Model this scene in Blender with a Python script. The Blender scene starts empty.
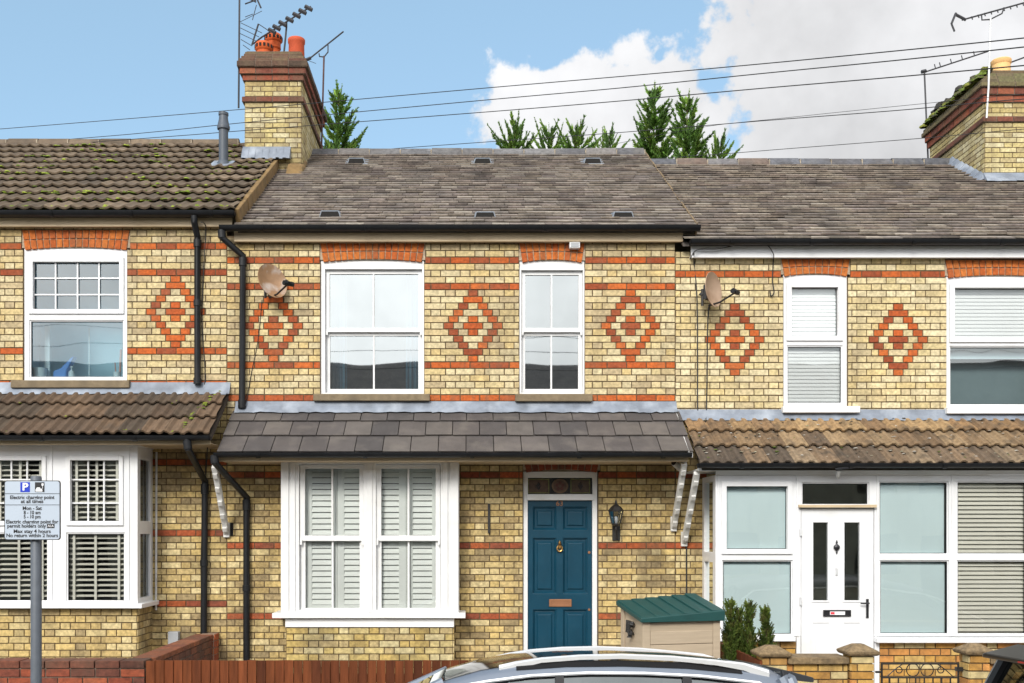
import bpy, bmesh, math, random
from mathutils import Vector, Matrix
random.seed(7)
S = bpy.context.scene
C = S.collection
R = math.radians

# ------------------------------------------------------------------ camera, sky, sun, exposure
H = 2.45            # eye height above the road, metres
F = 1044.0          # focal length in pixels
CX, CY = 470.0, 530.0
cd = bpy.data.cameras.new('camera'); cam = bpy.data.objects.new('camera', cd); C.objects.link(cam)
cam.location = (0, -12, H); cam.rotation_euler = (R(90), 0, 0)
cd.sensor_width = 36; cd.lens = 36 * F / 1024
cd.shift_x = (512 - CX) / 1024; cd.shift_y = (CY - 341.5) / 1024
cd.clip_end = 6000
S.camera = cam
S.render.engine = 'CYCLES'
S.view_settings.view_transform = 'Standard'; S.view_settings.look = 'None'
S.view_settings.gamma = 1; S.view_settings.use_curve_mapping = False
S.view_settings.exposure = 0.93
S.cycles.use_denoising = True
S.cycles.max_bounces = 6; S.cycles.transparent_max_bounces = 12
S.cycles.caustics_reflective = False; S.cycles.caustics_refractive = False

SUN_EL = R(32)
sdir = Vector((-0.30 * math.cos(SUN_EL), -0.954 * math.cos(SUN_EL), math.sin(SUN_EL))).normalized()
sl = bpy.data.lights.new('sun', 'SUN'); sl.energy = 1.5; sl.angle = R(16); sl.color = (1, .955, .87)
so = bpy.data.objects.new('sun', sl); C.objects.link(so); so.rotation_euler = sdir.to_track_quat('Z', 'Y').to_euler()
so.location = (-5, -20, 30)

def build_world():
    w = bpy.data.worlds.new('World'); S.world = w; w.use_nodes = True
    nt = w.node_tree; N = nt.nodes; L = nt.links; N.clear()
    out = N.new('ShaderNodeOutputWorld'); bg = N.new('ShaderNodeBackground'); bg.inputs[1].default_value = 0.1
    sky = N.new('ShaderNodeTexSky'); sky.sky_type = 'NISHITA'; sky.sun_disc = False
    sky.sun_elevation = SUN_EL; sky.sun_rotation = math.atan2(sdir.x, sdir.y)
    sky.air_density = 1.0; sky.dust_density = 0.6; sky.ozone_density = 1.6
    tc = N.new('ShaderNodeTexCoord'); sep = N.new('ShaderNodeSeparateXYZ'); L.new(tc.outputs['Generated'], sep.inputs[0])
    def M(op, a, b=None, c=None):
        n = N.new('ShaderNodeMath'); n.operation = op
        for i, v in enumerate((a, b, c)):
            if v is None: continue
            if isinstance(v, (int, float)): n.inputs[i].default_value = v
            else: L.new(v, n.inputs[i])
        return n.outputs[0]
    def SM(v, lo, hi):
        n = N.new('ShaderNodeMapRange'); n.interpolation_type = 'SMOOTHSTEP'
        L.new(v, n.inputs[0]); n.inputs[1].default_value = lo; n.inputs[2].default_value = hi
        return n.outputs[0]
    def noise(scale, det, off):
        mp = N.new('ShaderNodeMapping'); L.new(tc.outputs['Generated'], mp.inputs[0]); mp.inputs[1].default_value = off
        n = N.new('ShaderNodeTexNoise'); n.inputs['Scale'].default_value = scale; n.inputs['Detail'].default_value = det
        n.inputs['Roughness'].default_value = .55
        L.new(mp.outputs[0], n.inputs[0]); return n.outputs[0]
    x, y, z = sep.outputs
    yy = M('MAXIMUM', y, .06)
    u = M('DIVIDE', x, yy); v = M('DIVIDE', z, yy)
    n1 = noise(8, 9, (3.1, 1.7, .4)); n2 = noise(3, 5, (.3, 5.2, 2.4)); n3 = noise(24, 8, (2, 2, 2))
    nn = M('SUBTRACT', M('ADD', M('MULTIPLY', n1, .6), M('MULTIPLY', n3, .4)), .5)
    # two banks of cloud: a low one and a tall one to its right
    du = M('DIVIDE', M('SUBTRACT', u, .125), .135); dv = M('DIVIDE', M('SUBTRACT', v, .375), .095)
    b1 = M('SUBTRACT', 1, M('SQRT', M('ADD', M('MULTIPLY', du, du), M('MULTIPLY', dv, dv))))
    b2 = M('MULTIPLY', M('SUBTRACT', u, .225), 6.0)
    g = M('MAXIMUM', b1, b2)
    fm = SM(M('ADD', g, M('MULTIPLY', nn, 2.9)), -.02, .13)
    back = SM(y, .35, -.1)
    bm_ = M('MULTIPLY', back, SM(M('ADD', n2, M('MULTIPLY', nn, .4)), .28, .5))
    mask = M('MAXIMUM', fm, bm_)
    # cloud brightness: brighter towards the sun behind the camera, soft grey bellies
    dot = N.new('ShaderNodeVectorMath'); dot.operation = 'DOT_PRODUCT'
    L.new(tc.outputs['Generated'], dot.inputs[0]); dot.inputs[1].default_value = sdir
    sunny = SM(dot.outputs['Value'], .1, 1.0)
    lum = M('MULTIPLY', M('ADD', M('ADD', 4.75, M('MULTIPLY', nn, 3.2)), M('MULTIPLY', M('SUBTRACT', n2, .5), 5.5)), M('ADD', 1.0, M('MULTIPLY', sunny, 1.6)))
    cc = N.new('ShaderNodeCombineXYZ')
    L.new(M('MULTIPLY', lum, .985), cc.inputs[0]); L.new(M('MULTIPLY', lum, .99), cc.inputs[1]); L.new(M('MULTIPLY', lum, 1.01), cc.inputs[2])
    # thin high haze over the blue
    hz = N.new('ShaderNodeMix'); hz.data_type = 'RGBA'; hz.inputs[0].default_value = .45
    L.new(sky.outputs[0], hz.inputs[6]); hz.inputs[7].default_value = (2.6, 4.1, 5.05, 1)
    mx = N.new('ShaderNodeMix'); mx.data_type = 'RGBA'
    L.new(mask, mx.inputs[0]); L.new(hz.outputs[2], mx.inputs[6]); L.new(cc.outputs[0], mx.inputs[7])
    L.new(mx.outputs[2], bg.inputs[0]); L.new(bg.outputs[0], out.inputs[0])
build_world()

# ------------------------------------------------------------------ helpers
def X(px, y=0.0): return (px - CX) * (12 + y) / F
def Z(py, y=0.0): return H + (CY - py) * (12 + y) / F
def lin(r, g, b):
    f = lambda c: (c / 255 / 12.92) if c / 255 <= .04045 else ((c / 255 + .055) / 1.055) ** 2.4
    return (f(r), f(g), f(b))

class MB:
    def __init__(s): s.v = []; s.f = []; s.c = []; s.cur = (1, 1, 1)
    def add(s, vs, fs, col=None):
        o = len(s.v); s.v += [tuple(p) for p in vs]
        col = col or s.cur
        for f in fs: s.f.append([i + o for i in f]); s.c.append(col)
    def hexa(s, p, col=None, skip=()):
        fs = [(0, 3, 2, 1), (4, 5, 6, 7), (0, 1, 5, 4), (1, 2, 6, 5), (2, 3, 7, 6), (3, 0, 4, 7)]
        s.add(p, [f for i, f in enumerate(fs) if i not in skip], col)
    def box(s, x0, x1, y0, y1, z0, z1, col=None):
        if x1 < x0: x0, x1 = x1, x0
        if y1 < y0: y0, y1 = y1, y0
        if z1 < z0: z0, z1 = z1, z0
        s.hexa([(x0, y0, z0), (x1, y0, z0), (x1, y1, z0), (x0, y1, z0), (x0, y0, z1), (x1, y0, z1), (x1, y1, z1), (x0, y1, z1)], col)
    def ring(s, x0, x1, z0, z1, w, y0, y1, col=None):
        s.box(x0, x0 + w, y0, y1, z0, z1, col); s.box(x1 - w, x1, y0, y1, z0, z1, col)
        s.box(x0 + w, x1 - w, y0, y1, z0, z0 + w, col); s.box(x0 + w, x1 - w, y0, y1, z1 - w, z1, col)
    def bar(s, a, b, w, h, up=(0, 0, 1), col=None):
        a, b = Vector(a), Vector(b); d = (b - a).normalized(); up = Vector(up)
        sd = d.cross(up).normalized() * (w / 2); u = sd.cross(d).normalized() * (h / 2)
        s.hexa([a - sd - u, a + sd - u, b + sd - u, b - sd - u, a - sd + u, a + sd + u, b + sd + u, b - sd + u], col)
    def tube(s, pts, r, n=8, col=None, caps=True):
        pts = [Vector(p) for p in pts]; rs = r if isinstance(r, (list, tuple)) else [r] * len(pts)
        o = len(s.v); prev = None
        for i, p in enumerate(pts):
            if i == 0: d = pts[1] - p
            elif i == len(pts) - 1: d = p - pts[i - 1]
            else: d = (pts[i + 1] - p).normalized() + (p - pts[i - 1]).normalized()
            d.normalize()
            if prev is None:
                a = Vector((0, 0, 1)) if abs(d.z) < .9 else Vector((1, 0, 0))
                e = d.cross(a).normalized()
            else:
                e = (prev - d * prev.dot(d)).normalized()
            prev = e; g = d.cross(e)
            for k in range(n):
                t = 2 * math.pi * k / n
                s.v.append(tuple(p + (e * math.cos(t) + g * math.sin(t)) * rs[i]))
        col = col or s.cur
        for i in range(len(pts) - 1):
            for k in range(n):
                k2 = (k + 1) % n
                s.f.append([o + i * n + k, o + i * n + k2, o + (i + 1) * n + k2, o + (i + 1) * n + k]); s.c.append(col)
        if caps:
            s.f.append([o + k for k in range(n)][::-1]); s.c.append(col)
            s.f.append([o + (len(pts) - 1) * n + k for k in range(n)]); s.c.append(col)
    def lathe(s, prof, n=16, cx=0, cy=0, col=None):
        o = len(s.v)
        for r, z in prof:
            for k in range(n):
                t = 2 * math.pi * k / n; s.v.append((cx + r * math.cos(t), cy + r * math.sin(t), z))
        col = col or s.cur
        for i in range(len(prof) - 1):
            for k in range(n):
                k2 = (k + 1) % n
                s.f.append([o + i * n + k, o + i * n + k2, o + (i + 1) * n + k2, o + (i + 1) * n + k]); s.c.append(col)
        s.f.append([o + k for k in range(n)][::-1]); s.c.append(col)
        s.f.append([o + (len(prof) - 1) * n + k for k in range(n)]); s.c.append(col)
    def prism_x(s, poly, x0, x1, col=None):      # poly in (y,z), extruded along x
        n = len(poly); o = len(s.v)
        s.v += [(x0, a, b) for a, b in poly] + [(x1, a, b) for a, b in poly]
        col = col or s.cur
        for i in range(n):
            j = (i + 1) % n; s.f.append([o + i, o + j, o + n + j, o + n + i]); s.c.append(col)
        s.f.append([o + i for i in range(n)][::-1]); s.c.append(col)
        s.f.append([o + n + i for i in range(n)]); s.c.append(col)
    def prism_y(s, poly, y0, y1, col=None):      # poly in (x,z), extruded along y
        n = len(poly); o = len(s.v)
        s.v += [(a, y0, b) for a, b in poly] + [(a, y1, b) for a, b in poly]
        col = col or s.cur
        for i in range(n):
            j = (i + 1) % n; s.f.append([o + i, o + j, o + n + j, o + n + i]); s.c.append(col)
        s.f.append([o + i for i in range(n)][::-1]); s.c.append(col)
        s.f.append([o + n + i for i in range(n)]); s.c.append(col)
    def panel(s, x0, x1, z0, z1, holes, y0, y1, col=None, f=None):   # a slab in the x-z plane with rectangular holes
        xs = sorted({x0, x1} | {min(max(h[i], x0), x1) for h in holes for i in (0, 1)})
        zs = sorted({z0, z1} | {min(max(h[i], z0), z1) for h in holes for i in (2, 3)})
        nx, nz = len(xs) - 1, len(zs) - 1
        sol = [[not any(h[0] - 1e-6 < (xs[i] + xs[i + 1]) / 2 < h[1] + 1e-6 and h[2] - 1e-6 < (zs[k] + zs[k + 1]) / 2 < h[3] + 1e-6 for h in holes)
                for k in range(nz)] for i in range(nx)]
        idx = {}
        def vid(i, j, k):
            q = (i, j, k)
            if q not in idx:
                idx[q] = len(s.v); p = (xs[i], (y0, y1)[j], zs[k]); s.v.append(tuple(f(*p)) if f else p)
            return idx[q]
        col = col or s.cur
        def face(*q): s.f.append([vid(*t) for t in q]); s.c.append(col)
        for i in range(nx):
            for k in range(nz):
                if not sol[i][k]: continue
                face((i, 0, k), (i + 1, 0, k), (i + 1, 0, k + 1), (i, 0, k + 1))
                face((i, 1, k), (i, 1, k + 1), (i + 1, 1, k + 1), (i + 1, 1, k))
                if i == 0 or not sol[i - 1][k]: face((i, 0, k), (i, 0, k + 1), (i, 1, k + 1), (i, 1, k))
                if i == nx - 1 or not sol[i + 1][k]: face((i + 1, 0, k), (i + 1, 1, k), (i + 1, 1, k + 1), (i + 1, 0, k + 1))
                if k == 0 or not sol[i][k - 1]: face((i, 0, k), (i, 1, k), (i + 1, 1, k), (i + 1, 0, k))
                if k == nz - 1 or not sol[i][k + 1]: face((i, 0, k + 1), (i + 1, 0, k + 1), (i + 1, 1, k + 1), (i, 1, k + 1))
    def build(s, name, mat, parent=None, bevel=0, smooth=False, seg=2):
        me = bpy.data.meshes.new(name); me.from_pydata(s.v, [], s.f); me.update()
        ca = me.color_attributes.new('Col', 'FLOAT_COLOR', 'CORNER')
        buf = []
        for f, c in zip(s.f, s.c): buf += [c[0], c[1], c[2], 1.0] * len(f)
        ca.data.foreach_set('color', buf)
        bm = bmesh.new(); bm.from_mesh(me); bmesh.ops.recalc_face_normals(bm, faces=bm.faces); bm.to_mesh(me); bm.free()
        if smooth:
            for p in me.polygons: p.use_smooth = True
            me.set_sharp_from_angle(angle=R(38))
        ob = bpy.data.objects.new(name, me); C.objects.link(ob)
        me.materials.append(mat)
        if parent is not None:
            ob.parent = parent
            if parent.type == 'EMPTY' and not parent.get('local'):
                ob.matrix_parent_inverse = Matrix.Translation(parent.location).inverted()
        if bevel:
            b = ob.modifiers.new('bevel', 'BEVEL'); b.width = bevel; b.segments = seg; b.limit_method = 'ANGLE'; b.angle_limit = R(40)
        return ob

def tag(o, label=None, cat=None, group=None, kind=None):
    if label: o['label'] = label
    if cat: o['category'] = cat
    if group: o['group'] = group
    if kind: o['kind'] = kind
    return o
def empty(name, loc, label=None, cat=None, group=None, local=False, rz=0):
    o = bpy.data.objects.new(name, None); C.objects.link(o); o.location = loc; o.rotation_euler = (0, 0, rz)
    o.empty_display_size = .2
    if local: o['local'] = 1
    return tag(o, label, cat, group)
def copy_tree(o, parent=None):
    c = o.copy(); C.objects.link(c); c.parent = parent
    for ch in list(o.children): copy_tree(ch, c)
    return c

# ------------------------------------------------------------------ materials
def mat(name, col=(.5, .5, .5), rough=.7, attr=False, var=.15, vscale=6, bump=.0, bscale=60, metal=0, stain=None, stain_amt=.0, sscale=1.4, spec=.5, stretch=None, coat=0, streak=None):
    m = bpy.data.materials.new(name); m.use_nodes = True
    nt = m.node_tree; N = nt.nodes; L = nt.links
    b = N['Principled BSDF']; b.inputs['Roughness'].default_value = rough; b.inputs['Metallic'].default_value = metal
    b.inputs['Specular IOR Level'].default_value = spec; b.inputs['Coat Weight'].default_value = coat
    tc = N.new('ShaderNodeTexCoord'); vec = tc.outputs['Object']
    if stretch:
        mp = N.new('ShaderNodeMapping'); mp.inputs['Scale'].default_value = stretch; L.new(vec, mp.inputs[0]); vec = mp.outputs[0]
    def noise(sc, det=5):
        n = N.new('ShaderNodeTexNoise'); n.inputs['Scale'].default_value = sc; n.inputs['Detail'].default_value = det; L.new(vec, n.inputs[0]); return n.outputs[0]
    if attr:
        a = N.new('ShaderNodeAttribute'); a.attribute_name = 'Col'; base = a.outputs['Color']
    else:
        rgb = N.new('ShaderNodeRGB'); rgb.outputs[0].default_value = (*col, 1); base = rgb.outputs[0]
    if var:
        mr = N.new('ShaderNodeMapRange'); L.new(noise(vscale), mr.inputs[0]); mr.inputs[1].default_value = .25; mr.inputs[2].default_value = .75
        mr.inputs[3].default_value = 1 - var; mr.inputs[4].default_value = 1 + var
        mx = N.new('ShaderNodeMix'); mx.data_type = 'RGBA'; mx.blend_type = 'MULTIPLY'; mx.inputs[0].default_value = 1
        L.new(base, mx.inputs[6]); L.new(mr.outputs[0], mx.inputs[7]); base = mx.outputs[2]
    if stain:
        mr = N.new('ShaderNodeMapRange'); L.new(noise(sscale, 8), mr.inputs[0]); mr.inputs[1].default_value = .5; mr.inputs[2].default_value = .72
        mr.inputs[3].default_value = 0; mr.inputs[4].default_value = stain_amt
        mx = N.new('ShaderNodeMix'); mx.data_type = 'RGBA'; L.new(mr.outputs[0], mx.inputs[0]); L.new(base, mx.inputs[6]); mx.inputs[7].default_value = (*stain, 1); base = mx.outputs[2]
    if streak:
        mp2 = N.new('ShaderNodeMapping'); mp2.inputs['Scale'].default_value = (3.2, 3.2, .55); L.new(tc.outputs['Object'], mp2.inputs[0])
        n = N.new('ShaderNodeTexNoise'); n.inputs['Scale'].default_value = 1.0; n.inputs['Detail'].default_value = 10; n.inputs['Roughness'].default_value = .62; L.new(mp2.outputs[0], n.inputs[0])
        mr = N.new('ShaderNodeMapRange'); L.new(n.outputs[0], mr.inputs[0]); mr.inputs[1].default_value = .52; mr.inputs[2].default_value = .78; mr.inputs[3].default_value = 0; mr.inputs[4].default_value = streak[1]
        mx = N.new('ShaderNodeMix'); mx.data_type = 'RGBA'; L.new(mr.outputs[0], mx.inputs[0]); L.new(base, mx.inputs[6]); mx.inputs[7].default_value = (*streak[0], 1); base = mx.outputs[2]
    L.new(base, b.inputs['Base Color'])
    if bump:
        bp = N.new('ShaderNodeBump'); bp.inputs['Strength'].default_value = bump; bp.inputs['Distance'].default_value = .01
        L.new(noise(bscale), bp.inputs['Height']); L.new(bp.outputs[0], b.inputs['Normal'])
    return m
def glass(name, refl=.15, tint=(.9, .95, .95), wob=.02):
    m = bpy.data.materials.new(name); m.use_nodes = True
    nt = m.node_tree; N = nt.nodes; L = nt.links; N.clear()
    out = N.new('ShaderNodeOutputMaterial'); mx = N.new('ShaderNodeMixShader'); t = N.new('ShaderNodeBsdfTransparent'); g = N.new('ShaderNodeBsdfGlossy')
    t.inputs[0].default_value = (*tint, 1); g.inputs['Roughness'].default_value = .015; g.inputs[0].default_value = (.93, .985, .975, 1)
    lw = N.new('ShaderNodeFresnel'); lw.inputs[0].default_value = 1.5
    mr = N.new('ShaderNodeMapRange'); L.new(lw.outputs[0], mr.inputs[0]); mr.inputs[1].default_value = .04; mr.inputs[2].default_value = 1; mr.inputs[3].default_value = refl
    L.new(mr.outputs[0], mx.inputs[0])
    tc = N.new('ShaderNodeTexCoord'); n = N.new('ShaderNodeTexNoise'); n.inputs['Scale'].default_value = 1.6; n.inputs['Detail'].default_value = 1; L.new(tc.outputs['Object'], n.inputs[0])
    bp = N.new('ShaderNodeBump'); bp.inputs['Strength'].default_value = wob; bp.inputs['Distance'].default_value = .1; L.new(n.outputs[0], bp.inputs['Height']); L.new(bp.outputs[0], g.inputs['Normal'])
    L.new(t.outputs[0], mx.inputs[1]); L.new(g.outputs[0], mx.inputs[2]); L.new(mx.outputs[0], out.inputs[0])
    return m

M = {}
M['brick'] = mat('brick', attr=True, rough=.92, var=.34, vscale=30, streak=((.15, .11, .065), .75), bump=.5, bscale=90, stain=(.13, .10, .06), stain_amt=.28, sscale=3.2)
M['brick_low'] = mat('brick_weathered', attr=True, rough=.94, var=.38, vscale=26, streak=((.10, .07, .038), .75), bump=.6, bscale=90, stain=(.07, .058, .04), stain_amt=.55, sscale=2.6)
M['stock'] = mat('stock_brick_orange', attr=True, rough=.92, var=.25, vscale=20, bump=.5, bscale=90, stain=(.10, .05, .025), stain_amt=.5, sscale=6)
M['slate'] = mat('slate', attr=True, rough=.8, var=.42, vscale=16, bump=.4, bscale=45, stain=(.06, .052, .05), stain_amt=.7, sscale=2.0, streak=((.27, .25, .21), .35), stretch=(1, 1, 1))
M['tile'] = mat('concrete_tile', attr=True, rough=.9, var=.3, vscale=14, bump=.6, bscale=80, stain=(.05, .04, .03), stain_amt=.45, sscale=3.5)
M['tile_lichen'] = mat('lichened_tile', attr=True, rough=.92, var=.35, vscale=22, bump=.7, bscale=90, stain=(.045, .035, .025), stain_amt=.8, sscale=6)
M['lead'] = mat('lead', lin(118, 126, 138), rough=.6, var=.3, vscale=7, bump=.35, bscale=14, stain=lin(172, 180, 190), stain_amt=.6, sscale=4)
M['mortar'] = mat('mortar_fillet', lin(122, 98, 62), rough=.95, var=.3, vscale=12, bump=.6, bscale=60, stain=lin(90, 80, 50), stain_amt=.6, sscale=6)
M['upvc'] = mat('white_plastic', (.74, .75, .765), rough=.38, var=.04, vscale=3, stain=(.56, .54, .47), stain_amt=.3, sscale=2.6)
M['white_wood'] = mat('white_painted_wood', (.73, .735, .735), rough=.5, var=.06, stain=(.55, .53, .48), stain_amt=.3, sscale=3.1, vscale=5, bump=.05, bscale=40)
M['old_white'] = mat('weathered_white_paint', (.66, .66, .64), rough=.65, var=.2, vscale=14, bump=.25, bscale=50, stain=(.3, .28, .24), stain_amt=.5, sscale=9)
M['cream'] = mat('cream_painted_board', lin(196, 176, 144), rough=.6, var=.16, vscale=4, stain=lin(150, 128, 95), stain_amt=.5, sscale=5, stretch=(.4, 1, 4))
M['white_board'] = mat('white_painted_board', (.76, .77, .78), rough=.55, var=.06, vscale=4)
M['black_plastic'] = mat('black_plastic', (.009, .010, .012), rough=.45, var=.3, vscale=8, spec=.3)
M['stone'] = mat('stone', lin(122, 108, 86), rough=.92, var=.25, vscale=14, bump=.5, bscale=70, stain=(.08, .065, .045), stain_amt=.6, sscale=7)
M['capstone'] = mat('concrete_cap', lin(125, 106, 78), rough=.95, var=.45, vscale=30, bump=.9, bscale=60, stain=(.06, .045, .03), stain_amt=.7, sscale=9)
M['door_blue'] = mat('blue_gloss_paint', (.003, .044, .078), rough=.32, var=.16, vscale=4, bump=.12, bscale=30, stain=(.01, .06, .10), stain_amt=.5, sscale=5)
M['brass'] = mat('brass', (.45, .27, .10), rough=.35, metal=1, var=.1)
M['copper'] = mat('worn_copper', lin(150, 105, 75), rough=.5, metal=.4, var=.15)
M['steel_dark'] = mat('dark_metal', (.05, .05, .055), rough=.4, metal=.8)
M['chrome'] = mat('satin_alloy', (.86, .87, .88), rough=.3, metal=.5, var=.03)
M['iron'] = mat('wrought_iron', (.015, .014, .014), rough=.5, var=.2)
M['fence'] = mat('stained_fence_boards', attr=True, spec=.2, rough=.85, var=.35, vscale=9, bump=.4, bscale=30, stretch=(3, 3, .35))
M['render_red'] = mat('rust_red_wall', lin(150, 70, 42), rough=.85, var=.25, vscale=10, bump=.3, bscale=50)
M['green_plastic'] = mat('dark_green_plastic', (.007, .055, .052), rough=.5, var=.1, vscale=8, bump=.15, bscale=120)
M['beige_plastic'] = mat('beige_plastic', lin(172, 156, 134), rough=.6, var=.1, vscale=5, bump=.15, bscale=60, stretch=(.6, .6, 6))
M['terracotta'] = mat('terracotta', lin(190, 84, 32), rough=.8, var=.18, vscale=9, stain=lin(120, 60, 35), stain_amt=.5, sscale=8)
M['terracotta_red'] = mat('terracotta_red', lin(180, 76, 42), rough=.8, var=.15, vscale=9)
M['buff_clay'] = mat('buff_clay', lin(225, 180, 120), rough=.8, var=.12, vscale=9)
M['opening_black'] = mat('opening_shade_black', (.01, .009, .008), rough=.95, var=0)  # plain black painted as the shade inside pots, vents and other openings
M['grey_plastic'] = mat('grey_plastic', lin(66, 74, 84), rough=.5, var=.12, vscale=8)
M['vent_grey'] = mat('vent_grey', lin(120, 128, 138), rough=.6, var=.15)
M['meter_grey'] = mat('meter_grey', lin(165, 168, 172), rough=.5, var=.05)
M['galv'] = mat('galvanised_grey_post', lin(84, 90, 98), rough=.5, metal=.1, var=.12, vscale=14, bump=.05)
M['alu'] = mat('aerial_aluminium', (.045, .045, .05), rough=.6, metal=.3)
M['pale_pole'] = mat('pale_mast', (.6, .6, .6), rough=.5, metal=.3)
M['rust_pole'] = mat('rusty_mast', lin(80, 55, 50), rough=.8, var=.3)
M['cable'] = mat('black_cable', (.014, .014, .016), rough=.6, var=0)
M['moss'] = mat('moss', attr=True, rough=1, var=.4, vscale=30, bump=.8, bscale=90)
M['leaf'] = mat('conifer_foliage', attr=True, rough=.7, var=.3, vscale=8, spec=.25)
M['bark'] = mat('bark', (.10, .065, .04), rough=.95, var=.3, vscale=12, bump=.6)
M['asphalt'] = mat('asphalt', (.05, .05, .052), rough=.9, var=.2, vscale=20, bump=.4, bscale=160)
M['paving'] = mat('concrete_paving', (.38, .37, .35), rough=.9, var=.18, vscale=8, bump=.3)
M['kerbstone'] = mat('granite_kerb', (.30, .29, .28), rough=.85, var=.15, vscale=20)
M['gravel'] = mat('pale_gravel', (.45, .42, .37), rough=.95, var=.3, vscale=30, bump=.8, bscale=50)
M['earth'] = mat('earth', (.10, .10, .055), rough=1, var=.3, vscale=.6)
M['paint_white'] = mat('road_paint', (.7, .7, .68), rough=.7, var=.1)
M['dish'] = mat('dish_grey_enamel', lin(150, 118, 88), rough=.45, var=.2, vscale=12, stain=lin(205, 202, 200), stain_amt=1.0, sscale=4.5)
M['dish_dark'] = mat('dish_brown_enamel', lin(165, 140, 118), rough=.5, var=.12, vscale=5, stain=lin(108, 78, 55), stain_amt=.8, sscale=3.4)
M['blind_white'] = mat('white_blind', (.90, .93, .94), rough=.6, var=.02)
M['blind_cyan'] = mat('pale_blue_blind', (.78, .96, 1.0), rough=.6, var=.03, vscale=2)
M['blind_cream'] = mat('cream_blind', (.88, .86, .77), rough=.6, var=.03)
M['blind_grey'] = mat('grey_blind', (.30, .32, .32), rough=.7, var=.05)
M['shutter'] = mat('pale_green_shutter', (.92, .955, .925), rough=.5, var=.03)
M['curtain'] = mat('teal_curtain', (.10, .24, .32), rough=.9, var=.15, vscale=6)
M['room_dark'] = mat('dim_room', (.10, .105, .11), rough=.9, var=.1)
M['room_blue'] = mat('pale_blue_room', (.55, .78, .90), rough=.9, var=.06, vscale=2)
M['room_pale'] = mat('pale_room', (.35, .36, .36), rough=.9, var=.1)
M['glass'] = glass('window_glass', .13, (.975, .99, .985))
M['glass_sky'] = glass('reflective_window_glass', .40, (.75, .88, .92), .012)
M['glass_mid'] = glass('toned_window_glass', .20, (.80, .93, .96))
M['glass_dark'] = glass('shaded_glass', .16, (.75, .82, .78))
M['sign_face'] = mat('sign_face', lin(176, 187, 200), rough=.4, var=.02)
M['black'] = mat('black_lettering', (.012, .012, .014), rough=.5, var=0)
M['sign_blue'] = mat('sign_blue', (.01, .04, .45), rough=.4, var=0)
M['white'] = mat('white_marking', (.85, .86, .88), rough=.45, var=0)
M['red_sticker'] = mat('red_print', (.65, .03, .05), rough=.5, var=0)
M['car_silver'] = mat('blue_grey_metallic_paint', lin(112, 121, 134), rough=.4, metal=.3, var=.02, coat=.25)
M['car_black'] = mat('black_car_paint', (.008, .009, .011), rough=.3, metal=0, var=0, spec=.4)
M['car_glass'] = glass('car_glass', .15, (.16, .20, .20), 0)
M['car_roof_glass'] = mat('dark_roof_glass', (.012, .012, .014), rough=.06, var=0)
M['rail_shadow_strip'] = mat('black_rail_shadow', (.01, .01, .011), rough=.7, var=0, spec=.15)  # matte black painted as the shadow gap below the roof rail
M['rubber'] = mat('rubber', (.02, .02, .02), rough=.8, var=.1)
M['lamp_red'] = mat('red_lens', (.35, .01, .01), rough=.2, var=0)
M['lamp_clear'] = mat('clear_lens', (.7, .72, .75), rough=.1, var=0)
M['seat_cloth'] = mat('seat_fabric', (.04, .04, .045), rough=.9)
M['number_yellow'] = mat('yellow_plate', (.7, .5, .03), rough=.5, var=0)
M['stained'] = mat('stained_glass', attr=True, rough=.25, var=.3, vscale=20)
M['blue_item'] = mat('blue_plastic', (.10, .28, .70), rough=.4, var=.04)
M['white_item'] = mat('white_ceramic', (.72, .80, .84), rough=.4, var=.03)
M['pink_item'] = mat('pink_plastic', (.6, .30, .25), rough=.5, var=.04)
M['slate_tile'] = mat('flat_slate_tile', attr=True, rough=.7, var=.18, vscale=6, bump=.25, bscale=70, stain=(.16, .14, .12), stain_amt=.4, sscale=5)

# ------------------------------------------------------------------ brickwork
HU = .1125      # a header brick plus joint
YEL = [(a * .68 + .205, b * .68 + .152, c * .60 + .098) for a, b, c in [(.52, .44, .25), (.49, .41, .21), (.46, .37, .17), (.55, .49, .32), (.42, .34, .18), (.50, .42, .22), (.36, .30, .18), (.53, .45, .24), (.50, .38, .15), (.47, .42, .27), (.58, .52, .34), (.30, .25, .15)]]
PALE = [(a * .66 + .225, b * .66 + .172, c * .6 + .108) for a, b, c in [(.56, .49, .30), (.53, .46, .26), (.50, .42, .21), (.57, .51, .34), (.46, .38, .20), (.54, .46, .25), (.42, .36, .22), (.54, .43, .19), (.60, .55, .38)]]
LOW = [(a * .95 + .095, b * .92 + .06, c * .85 + .022) for a, b, c in [(.42, .33, .15), (.45, .36, .18), (.36, .28, .13), (.30, .24, .13), (.48, .41, .23), (.40, .33, .17), (.24, .20, .12), (.46, .36, .16), (.54, .47, .28)]]
SIDE = [(.50, .30, .08), (.46, .26, .06), (.42, .22, .05), (.52, .34, .11), (.36, .20, .06), (.48, .22, .06), (.50, .40, .2)]
RED = [(a * .95, b * .95, c * .9) for a, b, c in [(.48, .105, .020), (.44, .09, .018), (.39, .08, .018), (.50, .12, .025), (.28, .06, .02), (.46, .10, .018), (.30, .07, .025)]]
DRED = [(.27, .065, .028), (.22, .05, .024), (.30, .08, .034), (.17, .045, .025), (.24, .055, .024)]
ORED = [(.40, .10, .035), (.36, .08, .03), (.30, .07, .03), (.42, .12, .04)]
MORT = (.12, .082, .043)
def pick(pal, j=.06):
    c = random.choice(pal); k = 1 + random.uniform(-j, j); return tuple(q * k for q in c)
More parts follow.
